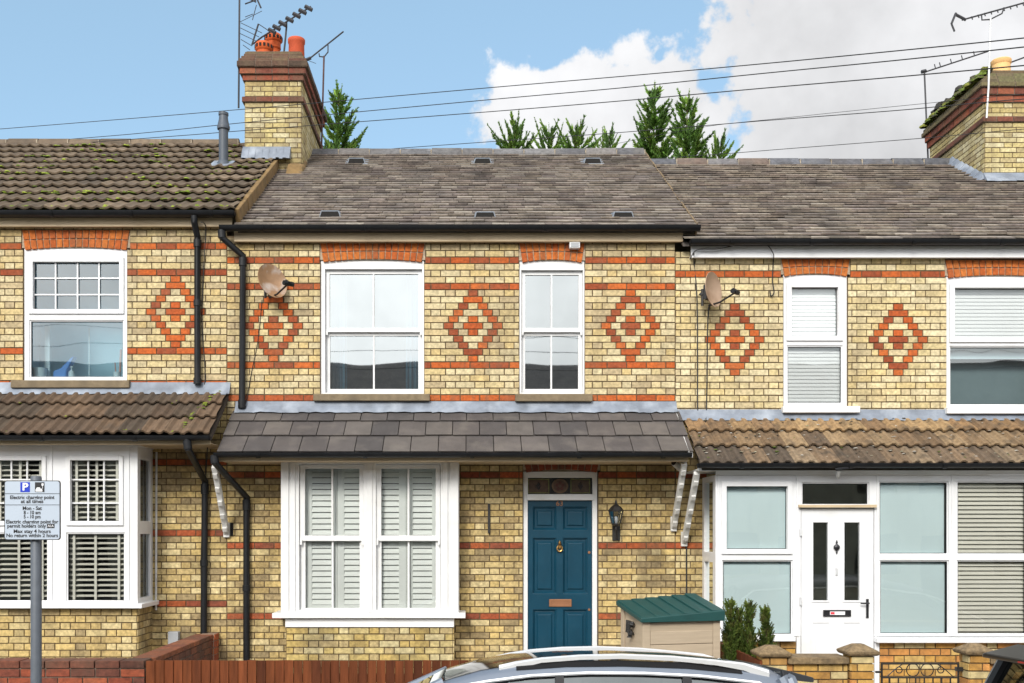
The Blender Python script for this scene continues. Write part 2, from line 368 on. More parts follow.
DIA = {1: 'R-.5:.5', 2: 'R-1:1', 3: 'R-1.5:-.5 Y-.5:.5 R.5:1.5', 4: 'R-2:-1 Y-1:1 R1:2', 5: 'R-2.5:-1.5 Y-1.5:-.5 R-.5:.5 Y.5:1.5 R1.5:2.5',
       6: 'R-3:-2 Y-2:-1 R-1:1 Y1:2 R2:3'}
for k in range(7, 12): DIA[k] = DIA[12 - k]
def diamond(c, first):
    out = {}
    for r, s in DIA.items():
        out[first + r - 1] = [(c + float(a) * HU, c + float(b) * HU, t[0]) for t in s.split() for a, b in [t[1:].split(':')]]
    return out
def bricks(mb, f, u0, u1, z0, z1, pitch, zc, holes=(), pal=YEL, bands=(), forced=None, stretcher=False, redpal=RED, bandrange=None, proud=.010):
    """courses of individual bricks on a face; f(u, d, z) maps to the world, d outwards"""
    j = .0062
    k0 = math.floor((zc - z1) / pitch) - 1; k1 = math.ceil((zc - z0) / pitch) + 1
    for k in range(k0, k1 + 1):
        c = zc - k * pitch
        zb, zt = max(c - pitch / 2 + j, z0), min(c + pitch / 2 - j, z1)
        if zt - zb < .02: continue
        cut = []
        for h in holes:
            if h[2] < (zb + zt) / 2 < h[3]: cut.append((h[0], h[1]))
        fs = list((forced or {}).get(k, []))
        segs = [(u0, u1)]
        for a, b in cut + [(a, b) for a, b, _ in fs]:
            ns = []
            for p, q in segs:
                if b <= p or a >= q: ns.append((p, q)); continue
                if a > p: ns.append((p, a))
                if b < q: ns.append((b, q))
            segs = ns
        lst = []
        for p, q in segs:
            isb = k in bands
            if stretcher or isb: per = [2 * HU]; off = (k % 2) * HU
            else: per = [2 * HU, HU]; off = (k % 2) * 1.5 * HU
            tot = sum(per); t = math.floor((p - off) / tot) * tot + off; i = 0
            cur = []
            while t < q:
                w = per[i % len(per)]; a, b = max(t, p), min(t + w, q)
                if b - a > .012: cur.append([a, b])
                t += w; i += 1
            for n in (0, -1):                     # merge slivers at the ends
                if len(cur) > 1 and cur[n][1] - cur[n][0] < .045:
                    if n == 0: cur[1][0] = cur[0][0]
                    else: cur[-2][1] = cur[-1][1]
                    cur.pop(n)
            for a, b in cur:
                red = isb and (bandrange is None or bandrange[0] < (a + b) / 2 < bandrange[1])
                lst.append((a, b, 'R' if red else 'Y'))
        for a, b, t in fs:
            if a < u1 and b > u0 and not any(h[0] < (a + b) / 2 < h[1] for h in holes if h[2] < c < h[3]): lst.append((max(a, u0), min(b, u1), t))
        for a, b, t in lst:
            col = pick(redpal if t == 'R' else pal)
            d = proud + random.uniform(-.002, .002); a2, b2 = a + j + random.uniform(-.001, .001), b - j
            dz = random.uniform(-.0012, .0012)
            P = [f(a2, d, zb + dz), f(b2, d, zb + dz), f(b2, d, zt + dz), f(a2, d, zt + dz)]
            Q = [f(a2, -.004, zb + dz), f(b2, -.004, zb + dz), f(b2, -.004, zt + dz), f(a2, -.004, zt + dz)]
            mb.add(P + Q, [(0, 1, 2, 3), (0, 4, 5, 1), (1, 5, 6, 2), (2, 6, 7, 3), (3, 7, 4, 0)], col)
FRONT = lambda y: (lambda u, d, z: (u, y - d, z))
RIGHT = lambda x: (lambda u, d, z: (x + d, u, z))      # face looking to +x, u runs along y
LEFT = lambda x: (lambda u, d, z: (x - d, u, z))

ARC = [(a * .92, b * .92, c * .9) for a, b, c in [(.52, .14, .026), (.48, .12, .022), (.55, .16, .03), (.44, .10, .02), (.50, .13, .024)]]
def arch(parent, px0, px1, pyt, pyb, rows=2, camber=3, pal=ARC, y=0.0, brick='brick'):
    mb = MB(); x0, x1 = X(px0), X(px1); zt, zb = Z(pyt), Z(pyb); w = x1 - x0; cam_ = camber * 12 / F
    n = max(6, round(w / .077)); lean = .035
    zbot = lambda t: zb + cam_ * (1 - (2 * t - 1) ** 2)
    mb.panel(x0, x1, zb + cam_ * .9, zt, [], .004, .16, (.42, .34, .25))
    j = .006
    for r in range(rows):
        for i in range(n):
            t0, t1 = i / n, (i + 1) / n
            def P(t, e):
                zz = zbot(t) + (zt - zbot(t)) * e
                return x0 + w * t + (t - .5) * 2 * lean * (e - 1), zz
            e0, e1 = r / rows, (r + 1) / rows
            a, b, c, d = P(t0, e0), P(t1, e0), P(t1, e1), P(t0, e1)
            col = pick(pal); dd = .009 + random.uniform(-.001, .002)
            pts = [(a[0] + j, a[1] + j), (b[0] - j, b[1] + j), (c[0] - j, c[1] - j), (d[0] + j, d[1] - j)]
            mb.hexa([(p[0], y - dd, p[1]) for p in pts] + [(p[0], y + .12, p[1]) for p in pts], col, skip=(1,))
    return mb.build('lintel_arch', M[brick], parent)

# ------------------------------------------------------------------ setting: ground, road, pavement
def struct(o): o['kind'] = 'structure'; return o
mb = MB(); mb.add([(-3000, -3000, -.05), (3000, -3000, -.05), (3000, 3000, -.05), (-3000, 3000, -.05)], [(0, 1, 2, 3)])
struct(mb.build('ground', M['earth']))
mb = MB(); mb.panel(-40, 40, -.04, .0, [], -9.6, -4.0); struct(mb.build('road', M['asphalt']))
mb = MB(); mb.panel(-40, 40, -.04, .12, [], -3.86, -2.72); struct(mb.build('pavement', M['paving']))
mb = MB(); mb.panel(-40, 40, -.04, .122, [], -4.0, -3.86); struct(mb.build('kerb', M['kerbstone'], bevel=.01))
mb = MB(); mb.panel(-40, 40, -.04, .12, [], -12.4, -9.6); struct(mb.build('far_pavement', M['paving']))
mb = MB(); mb.panel(-9, 9.4, -.04, .45, [], -2.5, .3); struct(mb.build('front_garden', M['gravel']))
mb = MB()
for i in range(-20, 21, 4): mb.box(i, i + 2, -6.95, -6.85, 0, .004)
struct(mb.build('road_marking', M['paint_white']))

# ------------------------------------------------------------------ houses
GZ = .45
hl = empty('terraced_house', (-5.4, 0, GZ), 'left terraced house with brown ribbed roof tiles, square white bay and gridded upper window', 'house', 'brick terraced houses')
hm = empty('terraced_house', (-.2, 0, GZ), 'middle terraced house with blue front door, slate porch roof and three brick diamonds', 'house', 'brick terraced houses')
hr = empty('terraced_house', (5.4, 0, GZ), 'right terraced house with white front door and wide glazed porch below tan tiles', 'house', 'brick terraced houses')
XL0, XLM, XMR, XR1 = -9.0, X(227), X(675), 9.2
PIT = .0753
# upper walls -------------------------------------------------------
W1 = (X(23.5), X(127), Z(380.5), Z(248)); W2 = (X(320.5), X(424), Z(394.5), Z(260)); W3 = (X(519.5), X(584.5), Z(394.5), Z(260.5))
W4 = (X(783.5), X(847.5), Z(412), Z(274.5)); W5 = (X(946.5), X(1050), Z(412), Z(276))
A1 = (X(22), X(130), Z(250.5), Z(230)); A2 = (X(320), X(425), Z(262.5), Z(243)); A3 = (X(519), X(585), Z(263), Z(243))
A4 = (X(781), X(850), Z(277), Z(259)); A5 = (X(945), X(1052), Z(278.5), Z(260))
DF = (X(523), X(598), .0, Z(471)); DA = (X(523), X(600), Z(473), Z(458.5))
MAINBAY = (X(284), X(455), Z(617), Z(461))
LBAY = (-5.86, X(152), .2, Z(442)); RBAY = (2.72, 7.6, .2, Z(468))
def house_wall(house, x0, x1, uz, lz, zjoin, ztop, holes, pal, bands_u, forced, bands_l, pitch_l=.0738, bandrange=None, lowpal=LOW):
    mb = MB()
    mb.panel(x0, x1, .1, ztop, holes, 0.002, .24, MORT)
    m3 = MB(); m3.panel(x0, x1, .1, ztop, [], 6.5, 6.7, (.4, .32, .18)); m3.build('rear_wall', M['brick'], house)
    bricks(mb, FRONT(0.002), x0, x1, zjoin, ztop, PIT, uz, holes, pal, bands_u, forced, bandrange=bandrange)
    o = mb.build('wall', M['brick'], house)
    m2 = MB()
    bricks(m2, FRONT(0.002), x0, x1, .45, zjoin - .004, pitch_l, lz, holes, lowpal, bands_l, redpal=[(.36, .085, .03), (.30, .07, .027), (.38, .095, .03), (.24, .06, .03), (.34, .08, .025)])
    m2.build('lower_brickwork', M['brick_low'], house)
    return o
fl = {}; fl.update(diamond(X(175.6), 5))
house_wall(hl, XL0, XLM, Z(246.3), Z(533), Z(400), Z(222), [W1, A1, LBAY], YEL, {0, 4, 16, 21}, fl, {0, 11, -11, 22})
fm = {}
for c in (273.5, 473, 630.5):
    for k, v in diamond(X(c), 5).items(): fm.setdefault(k, []).extend(v)
house_wall(hm, XLM, XMR, Z(260.4), Z(545.6), Z(415), Z(236), [W2, W3, A2, A3, DF, DA, MAINBAY], YEL, {0, 4, 16, 21}, fm, {0, 11, -11, 22})
fr = {}
for c in (734.7, 898):
    for k, v in diamond(X(c), 5).items(): fr.setdefault(k, []).extend(v)
house_wall(hr, XMR, XR1, Z(274.2), Z(545.6), Z(420), Z(252), [W4, W5, A4, A5, RBAY], PALE, {0}, fr, {0, 11, -11, 22})
for h, a, b, c, d in ((hl, 22, 130, 230, 250.5), (hm, 320, 425, 243, 262.5), (hm, 519, 585, 243, 263), (hr, 781, 850, 259, 277), (hr, 945, 1052, 260, 278.5)):
    arch(h, a, b, c, d)
arch(hm, 523, 600, 458.5, 473, 1, 3, DRED, brick='brick_low')

# windows -----------------------------------------------------------
def room(parent, x0, x1, z0, z1, y, depth=1.3, m='room_dark', pad=.25):
    mb = MB(); a, b, c, d = x0 - pad, x1 + pad, z0 - pad, z1 + pad
    P = [(a, y, c), (b, y, c), (b, y, d), (a, y, d), (a, y + depth, c), (b, y + depth, c), (b, y + depth, d), (a, y + depth, d)]
    mb.add(P, [(4, 5, 6, 7), (0, 1, 5, 4), (1, 2, 6, 5), (2, 3, 7, 6), (3, 0, 4, 7)])
    return mb.build('room_interior', M[m], parent)
def pane(parent, g, y, m='glass', f=None):
    mb = MB(); p = [(g[0], y, g[2]), (g[1], y, g[2]), (g[1], y, g[3]), (g[0], y, g[3])]
    if f: p = [f(*q) for q in p]
    mb.add(p, [(0, 1, 2, 3)])
    return mb.build('pane', M[m], parent)
def GP(x0, x1, yt, yb, y=0.0): return (X(x0, y), X(x1, y), Z(yb, y), Z(yt, y))
def venetian(parent, g, y, pitch, depth=.045, tilt=35, m='blind_cream', tapes=(), name='blind'):
    mb = MB(); n = int((g[3] - g[2]) / pitch); t = R(tilt)
    for i in range(n + 1):
        z = g[3] - .015 - i * pitch
        if z < g[2] + .01: break
        dy, dz = math.cos(t) * depth / 2, math.sin(t) * depth / 2
        mb.hexa([(g[0], y - dy, z - dz - .0012), (g[1], y - dy, z - dz - .0012), (g[1], y + dy, z + dz - .0012), (g[0], y + dy, z + dz - .0012),
                 (g[0], y - dy, z - dz + .0012), (g[1], y - dy, z - dz + .0012), (g[1], y + dy, z + dz + .0012), (g[0], y + dy, z + dz + .0012)])
    for tx in tapes: mb.box(tx - .014, tx + .014, y - depth / 2 - .006, y - depth / 2 - .003, g[2], g[3])
    return mb.build(name, M[m], parent)
def flat_blind(parent, g, y, m, name='blind', t=.006):
    mb = MB(); mb.box(g[0], g[1], y, y + t, g[2], g[3]); return mb.build(name, M[m], parent)
def curtain(parent, x0, x1, z0, z1, y, m='curtain'):
    mb = MB(); n = 28; o = len(mb.v)
    ph = random.random() * 6
    for i in range(n + 1):
        t = i / n; xx = x0 + (x1 - x0) * t; yy = y + .03 * math.sin(ph + t * 19) + .012 * math.sin(t * 47)
        mb.v += [(xx, yy, z0), (xx, yy, z1)]
    for i in range(n): mb.f.append([2 * i, 2 * i + 2, 2 * i + 3, 2 * i + 1]); mb.c.append((1, 1, 1))
    return mb.build('curtain', M[m], parent, smooth=True)
def frame_window(house, rect, lights, yf=.05, depth=.07, sill=None, m='upvc', label=None, name='window', archtop=None):
    """lights: list of (glass rect, casement ring width or 0)"""
    mb = MB(); hs = []
    for g, c in lights:
        e = .014; hs.append((g[0] - e, g[1] + e, g[2] - e, g[3] + e))
    mb.panel(rect[0], rect[1], rect[2], rect[3], hs, yf, yf + depth)
    w = mb.build(name, M[m], house, bevel=.005)
    if label: w['label'] = label
    for g, c in lights:
        b = MB(); e = .014
        b.ring(g[0] - e, g[1] + e, g[2] - e, g[3] + e, e, yf + .012, yf + .05)
        if c: 
            b.ring(g[0] - c, g[1] + c, g[2] - c, g[3] + c, c - .002, yf - .022, yf + .002)
        b.build('casement' if c else 'bead', M[m], w, bevel=.004)
        b = MB(); b.ring(g[0] - .001, g[1] + .001, g[2] - .001, g[3] + .001, .007, yf + .03, yf + .036); b.build('gasket_shadow_line', M['black_plastic'], w)  # black gasket, also painting the shadow line round the glass
    return w
def glazing_bars(parent, g, y, vx=(), hz=(), w=.016, m='upvc'):
    mb = MB()
    for x in vx: mb.box(x - w / 2, x + w / 2, y, y + .02, g[2], g[3])
    for z in hz: mb.box(g[0], g[1], y + .003, y + .018, z - w / 2, z + w / 2)
    return mb.build('glazing_bars', M[m], parent)
def stone_sill(house, px0, px1, py0, py1, m='stone', proud=.07, y=0.0, name='window_sill', par=None):
    mb = MB(); mb.box(X(px0, y), X(px1, y), y - proud, y + .06, Z(py1, y), Z(py0, y))
    return mb.build(name, M[m], par or house, bevel=.008)

# left house, upper window
g_a, g_b = GP(33, 119, 262, 309), GP(30, 122, 321, 376.5)
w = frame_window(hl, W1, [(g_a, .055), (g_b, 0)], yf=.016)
glazing_bars(w, g_a, .03, [X(54.5), X(76.5), X(98)], [Z(277.5), Z(294)])
pane(w, g_a, .055, 'glass_mid'); pane(w, g_b, .055, 'glass_mid')
room(w, W1[0], W1[1], W1[2], W1[3], .3, .75, 'room_blue')
mb = MB(); mb.box(W1[0] - .1, W1[1] + .1, .13, .42, Z(379.5), Z(377.2)); mb.build('inner_sill', M['white_item'], w)
mb = MB(); mb.box(X(34), X(39), .3, .32, Z(377), Z(321)); mb.build('blind_edge', M['white_item'], w)
mb = MB()
for i in range(22): mb.box(X(80.2), X(81.4), .26, .272, Z(324 + i * 2.3 + 1.6), Z(324 + i * 2.3)); 
mb.build('pull_chain', M['white_item'], w)
stone_sill(hl, 13, 131, 381, 388.5)

# middle house, sash windows
def sash_window(house, rect, gl, zmeet, bars, yf=.022, side=.07, names='glass_sky'):
    """gl = (upper glass px rect list, lower list)"""
    mb = MB()
    x0, x1 = min(g[0] for g in gl[0]), max(g[1] for g in gl[0]); zt = max(g[3] for g in gl[0]); zb = min(g[2] for g in gl[1])
    hole = (x0 - .045, x1 + .045, zb - .07, zt + .045)
    mb.panel(rect[0], rect[1], rect[2], rect[3], [hole], yf, yf + .1)
    mb.ring(hole[0] - .03, hole[1] + .03, hole[2] - .012, hole[3] + .03, .028, yf - .014, yf + .002)
    w = mb.build('window', M['white_wood'], house, bevel=.005)
    for k, (gs, dy) in enumerate(((gl[0], .03), (gl[1], .062))):
        s = MB(); za, zc = min(g[2] for g in gs), max(g[3] for g in gs)
        r = (hole[0] + .002, hole[1] - .002, za - (.05 if k == 0 else .068), zc + (.043 if k == 0 else .045))
        s.panel(r[0], r[1], r[2], r[3], list(gs), yf + dy, yf + dy + .04)
        if k == 0:
            for sx in (r[0] + .012, r[1] - .012): s.box(sx - .012, sx + .012, yf + dy - .012, yf + dy + .01, r[2] - .035, r[2] + .002)
            s.box(r[0], r[1], yf + dy - .008, yf + dy, r[2], r[2] + .03)
        so_ = s.build('sash', M['white_wood'], w, bevel=.003)
        for g in gs: pane(w, g, yf + dy + .02, names)
    return w
def upsash(rect, xs, yu, yl):
    return sash_window(hm, rect, ([GP(a, b, *yu) for a, b in xs], [GP(a, b, *yl) for a, b in xs]), 0, 0)
w = upsash(W2, ((329, 372.3), (374, 418)), (273, 327), (334.5, 388))
room(w, W2[0], W2[1], W2[2], W2[3], .3, 1.6, 'room_dark')
curtain(w, X(327), X(343), W2[2], W2[3], .36); curtain(w, X(404), X(421), W2[2], W2[3], .36)
stone_sill(hm, 314, 430, 394.5, 401.5)
w = upsash(W3, ((525.5, 551), (552.7, 579)), (274, 327), (334.5, 388))
room(w, W3[0], W3[1], W3[2], W3[3], .3, 1.6, 'room_dark')
stone_sill(hm, 515, 592, 394.5, 402)

# right house, upper windows
for rect, ga, gb, lab in ((W4, GP(792, 838, 287.5, 335.5), GP(788.5, 842, 346.5, 402.5), 0), (W5, GP(955, 1042, 288, 337), GP(951.5, 1046, 347, 404), 1)):
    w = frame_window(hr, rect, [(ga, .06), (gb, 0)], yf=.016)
    pane(w, ga, .055, 'glass'); pane(w, gb, .055, 'glass' if lab == 0 else 'glass_mid')
    room(w, *rect, .3, 1.3, 'room_pale' if lab == 0 else 'room_dark')
    ga2 = (ga[0] - .03, ga[1] + .03, ga[2] - .03, ga[3] + .03)
    venetian(w, ga2, .10, .043, .048, 74, 'blind_white')
    if lab == 0:
        venetian(w, (gb[0] - .03, gb[1] + .03, gb[2] - .03, gb[3] + .02), .10, .043, .048, 74, 'blind_white')
    else:
        flat_blind(w, (gb[0] - .03, gb[1] + .03, gb[3] - .11, gb[3] + .03), .17, 'blind_white')
        flat_blind(w, (gb[0] - .03, gb[1] + .03, gb[2] - .03, gb[3] - .11), .35, 'blind_grey', 'net_curtain')
    stone_sill(hr, (781, 944)[lab], (857.5, 1056)[lab], (407, 408)[lab], (413.5, 414.5)[lab], 'white_wood', .09)

# ------------------------------------------------------------------ roofs
RID = 3.3; EY = -.15
def slope_fn(y0, z0, y1, z1):
    L = math.hypot(y1 - y0, z1 - z0); dy, dz = (y1 - y0) / L, (z1 - z0) / L
    return L, (lambda x, s, n: (x, y0 + dy * s - dz * n, z0 + dz * s + dy * n))
def slates(mb, x0, x1, y0, z0, y1, z1, gauge, width, pal, th=.010, verge=None, jit=.004, wj=.15, gap=.005):
    L, P = slope_fn(y0, z0, y1, z1); rows = math.ceil(L / gauge)
    for r in range(rows):
        s0 = r * gauge - (.02 if r == 0 else 0); s1 = min(s0 + gauge + .05, L)
        x = x0 - width * (.5 if r % 2 else 0) - random.uniform(0, .02)
        while x < x1:
            w_ = width * (1 + random.uniform(-wj, wj) * .5); a, b = max(x, x0), min(x + w_ - gap, x1); x += w_
            if b - a < .02: continue
            t = th + random.uniform(0, jit); col = pick(pal, .07); k = random.uniform(-.006, .006); k2 = random.uniform(-.004, .004)
            mb.hexa([P(a, s0 + k, t * 1.1), P(b, s0 + k + k2, t * 1.1), P(b, s1, .001), P(a, s1, .001),
                     P(a, s0 + k, t * 2), P(b, s0 + k + k2, t * 2), P(b, s1, .004), P(a, s1, .004)], col)
def wavy(mb, x0, x1, y0, z0, y1, z1, rows, period, amp, tile_w, pal, th=.022, sub=8, shape='roll'):
    L, P = slope_fn(y0, z0, y1, z1); g = L / rows
    def prof(x):
        t = (x / period) % 1.0
        if shape == 'roll':
            return amp * (math.cos(2 * math.pi * t) * .5 + .5) ** 1.6
        q = abs(t - .5) * 2                      # flat pan with steep-sided roll
        return amp * min(1, max(0, (q - .35) / .3))
    for r in range(rows):
        off = 0
        n = math.ceil((x1 - x0) / tile_w)
        for i in range(n):
            a, b = x0 + i * tile_w, min(x0 + (i + 1) * tile_w, x1)
            col = pick(pal[r] if isinstance(pal[0], list) else pal, .14); k = random.uniform(-.008, .008); m = max(3, int(sub * (b - a) / period)); dn = random.uniform(0, .004)
            s0 = r * g - (.03 if r == 0 else 0) + k; s1 = (r + 1) * g + .05 if r < rows - 1 else L
            o = len(mb.v)
            for q in range(m + 1):
                x = a + (b - a) * q / m - (.002 if q == m else 0); h = prof(x)
                mb.v += [P(x, s0 + .10, h + dn + th * .35), P(x, s0, h + dn + th * .55), P(x, s0, h + th + dn), P(x, s0 + .03, h + th + .003 + dn), P(x, s1, h + .004)]
            for q in range(m):
                e = o + q * 5
                for w_ in range(4): mb.f.append([e + w_, e + 5 + w_, e + 6 + w_, e + 1 + w_]); mb.c.append(col)
def ridge_tiles(parent, x0, x1, y, z, n, pal, m='slate', r=.10, ln=.45, name='ridge_tiles'):
    mb = MB(); x = x0
    while x < x1 - .02:
        b = min(x + ln, x1); col = pick(pal, .15); dz = random.uniform(-.006, .006)
        mb.prism_x([(y - r * 1.25, z - .07 + dz), (y - r * 1.15, z - .02 + dz), (y - .03, z + r * .72 + dz), (y + .03, z + r * .72 + dz), (y + r * 1.15, z - .02 + dz), (y + r * 1.25, z - .07 + dz)], x, b - .012, col)
        mb.box(b - .014, b + .002, y - r * 1.1, y + r * 1.1, z - .06, z + .03, (.32, .27, .2))
        x = b
    return mb.build(name, M[m], parent)
SL = [(a * .74 + .094, b * .74 + .084, c * .74 + .076) for a, b, c in [(.17, .135, .105), (.14, .11, .09), (.20, .165, .13), (.115, .09, .078), (.25, .215, .17), (.16, .12, .10), (.235, .20, .16), (.12, .098, .085), (.18, .145, .11), (.13, .10, .09), (.17, .14, .11), (.19, .15, .12)]]
TL = [(a * 1.05, b * 1.05, c * 1.0) for a, b, c in [(.115, .082, .055), (.10, .072, .047), (.13, .095, .064), (.085, .062, .042), (.15, .11, .075)]]
ZE_L, ZR_L = Z(212, EY), Z(144.5, RID); ZE_M, ZR_M = Z(227, EY), Z(154, RID); ZE_R, ZR_R = Z(240.5, EY), Z(164, RID)
XVL, XVR = -2.66, 2.56
def deck(parent, x0, x1, ze, zr, name='roof'):
    mb = MB(); t = .12
    mb.prism_x([(EY + .02, ze - .03), (RID, zr - .02), (2 * RID - EY, ze - .03), (2 * RID - EY, ze - t - .03), (RID, zr - t - .05), (EY + .02, ze - .06)], x0, x1, (.1, .085, .075))
    return mb
# left roof
mb = deck(hl, XL0, XVL - .02, ZE_L, ZR_L); wavy(mb, XL0, XVL, EY - .03, ZE_L, RID, ZR_L, 11, .15, .023, .30, TL, th=.05)
roof_l = mb.build('roof', M['tile'], hl)
ridge_tiles(roof_l, XL0, X(240, RID), RID, ZR_L, 0, TL, 'tile')
# middle roof
mb = deck(hm, XVL + .02, XVR - .01, ZE_M, ZR_M); slates(mb, XVL - .0, XVR, EY - .03, ZE_M, RID, ZR_M, .128, .21, SL, th=.014, jit=.007)
roof_m = mb.build('roof', M['slate'], hm)
ridge_tiles(roof_m, X(309, RID), X(644, RID), RID, ZR_M, 0, [(.10, .10, .105), (.12, .118, .12), (.085, .085, .092), (.13, .12, .115)])
# right roof
mb = deck(hr, XVR - .14, XR1, ZE_R, ZR_R); slates(mb, XVR - .14, XR1, EY - .03, ZE_R, RID, ZR_R, .128, .21, [(a * 1.12, b * 1.12, c * 1.1) for a, b, c in SL], th=.016, jit=.008)
roof_r = mb.build('roof', M['slate'], hr)
ridge_tiles(roof_r, X(645, RID), XR1, RID, ZR_R, 0, [(.10, .10, .11), (.085, .088, .10), (.12, .115, .12), (.13, .09, .07)])
# mortared verge of the left roof, slate verge with lead of the middle roof
def verge(parent, x, w, y0, z0, y1, z1, th, m, name='verge'):
    L, P = slope_fn(y0, z0, y1, z1); mb = MB(); n = 12
    for i in range(n):
        a, b = L * i / n, L * (i + 1) / n - .003; j = random.uniform(-.006, .006)
        mb.hexa([P(x - w / 2, a, -th), P(x + w / 2 + j, a, -th), P(x + w / 2 + j, b, -th), P(x - w / 2, b, -th), P(x - w / 2, a, .035 + j), P(x + w / 2 + j, a, .03 + j), P(x + w / 2 + j, b, .03 + j), P(x - w / 2, b, .035 + j)])
    return mb.build(name, M[m], parent, bevel=.008)
verge(roof_l, XVL + .02, .055, EY - .02, ZE_L, 2.6, ZE_L + (ZR_L - ZE_L) * (2.6 - EY) / (RID - EY), .13, 'mortar')
verge(roof_m, XVR + .008, .016, EY - .02, ZE_M, RID, ZR_M, .10, 'capstone')
# slate vents
def roof_vent(px, py):
    lo, hi = -.2, 3.2
    for _ in range(40):                          # where the sight line meets the slope
        m_ = (lo + hi) / 2; zz = ZE_M + (ZR_M - ZE_M) * (m_ - EY) / (RID - EY)
        if CY - (zz - H) * F / (12 + m_) > py: lo = m_
        else: hi = m_
    y = lo; L, P = slope_fn(EY, ZE_M, RID, ZR_M); s = (y - EY) / (RID - EY) * L; x = X(px, y); a = .13
    v = MB(); v.hexa([P(x - a, s - .1, .02), P(x + a, s - .1, .02), P(x + a, s + .16, .01), P(x - a, s + .16, .01), P(x - a * .8, s - .06, .09), P(x + a * .8, s - .06, .09), P(x + a * .8, s + .14, .02), P(x - a * .8, s + .14, .02)])
    v.hexa([P(x - a - .03, s - .13, .014), P(x + a + .03, s - .13, .014), P(x + a + .03, s + .18, .012), P(x - a - .03, s + .18, .012), P(x - a - .03, s - .13, .024), P(x + a + .03, s - .13, .024), P(x + a + .03, s + .18, .02), P(x - a - .03, s + .18, .02)])
    o = v.build('roof_vent', M['vent_grey'], hm, bevel=.004)
    g = MB(); g.hexa([P(x - a * .88, s - .106, .028), P(x + a * .88, s - .106, .028), P(x + a * .74, s - .07, .082), P(x - a * .74, s - .07, .082), P(x - a * .88, s - .09, .028), P(x + a * .88, s - .09, .028), P(x + a * .74, s - .055, .082), P(x - a * .74, s - .055, .082)])
    g.build('vent_mouth', M['opening_black'], o)
for p in ((331, 217), (485, 218), (622, 218), (357, 163.5), (482.5, 163.5), (592, 163.5)): roof_vent(*p)

# eaves: fascia and gutters -----------------------------------------
def gutter(parent, x0, x1, y, z, r=.058, n=7):
    mb = MB(); po = []; 
    for i in range(n + 1):
        t = math.pi + math.pi * i / n; po.append((y + r * math.cos(t), z + r * math.sin(t)))
    for i in range(n + 1):
        t = 2 * math.pi - math.pi * i / n; po.append((y + (r - .006) * math.cos(t), z + .002 + (r - .006) * math.sin(t)))
    mb.prism_x(po, x0, x1)
    for xe in (x0, x1 - .006): mb.prism_x([(y + r * math.cos(math.pi + math.pi * i / n), z + r * math.sin(math.pi + math.pi * i / n)) for i in range(n + 1)], xe, xe + .006)
    xx = x0 + .45
    while xx < x1 - .1:
        mb.prism_x([(y + (r + .007) * math.cos(math.pi + math.pi * i / n), z - .001 + (r + .007) * math.sin(math.pi + math.pi * i / n)) for i in range(n + 1)], xx, xx + .045)
        xx += random.choice((.9, 1.0, 1.15))
    return mb.build('gutter', M['black_plastic'], parent, smooth=True)
def fascia(parent, x0, x1, y, z0, z1, m, soffit_to=0.0):
    mb = MB(); mb.box(x0, x1, y, y + .022, z0, z1); mb.box(x0, x1, y + .023, soffit_to, z0 + .012, z0 + .022)
    return mb.build('fascia_board', M[m], parent, bevel=.003)
def eaves(h, x0, x1, ze, pyg, pyf0, pyf1, m, xf0=None, xf1=None):
    gy = EY - .05
    gutter(h, x0, x1, gy, Z(pyg, gy))
    fascia(h, xf0 if xf0 is not None else x0, xf1 if xf1 is not None else x1, EY + .05, Z(pyf1, EY + .05), Z(pyf0, EY + .05), m)
eaves(hl, XL0, X(236, EY), ZE_L, 211.5, 214, 226.5, 'cream', XL0, X(231, EY))
eaves(hm, X(221, EY), X(699, EY), ZE_M, 226, 229, 241.5, 'cream', X(233, EY), X(684, EY))
eaves(hr, X(689, EY), XR1, ZE_R, 240, 243, 257.5, 'white_board', X(692, EY), XR1)

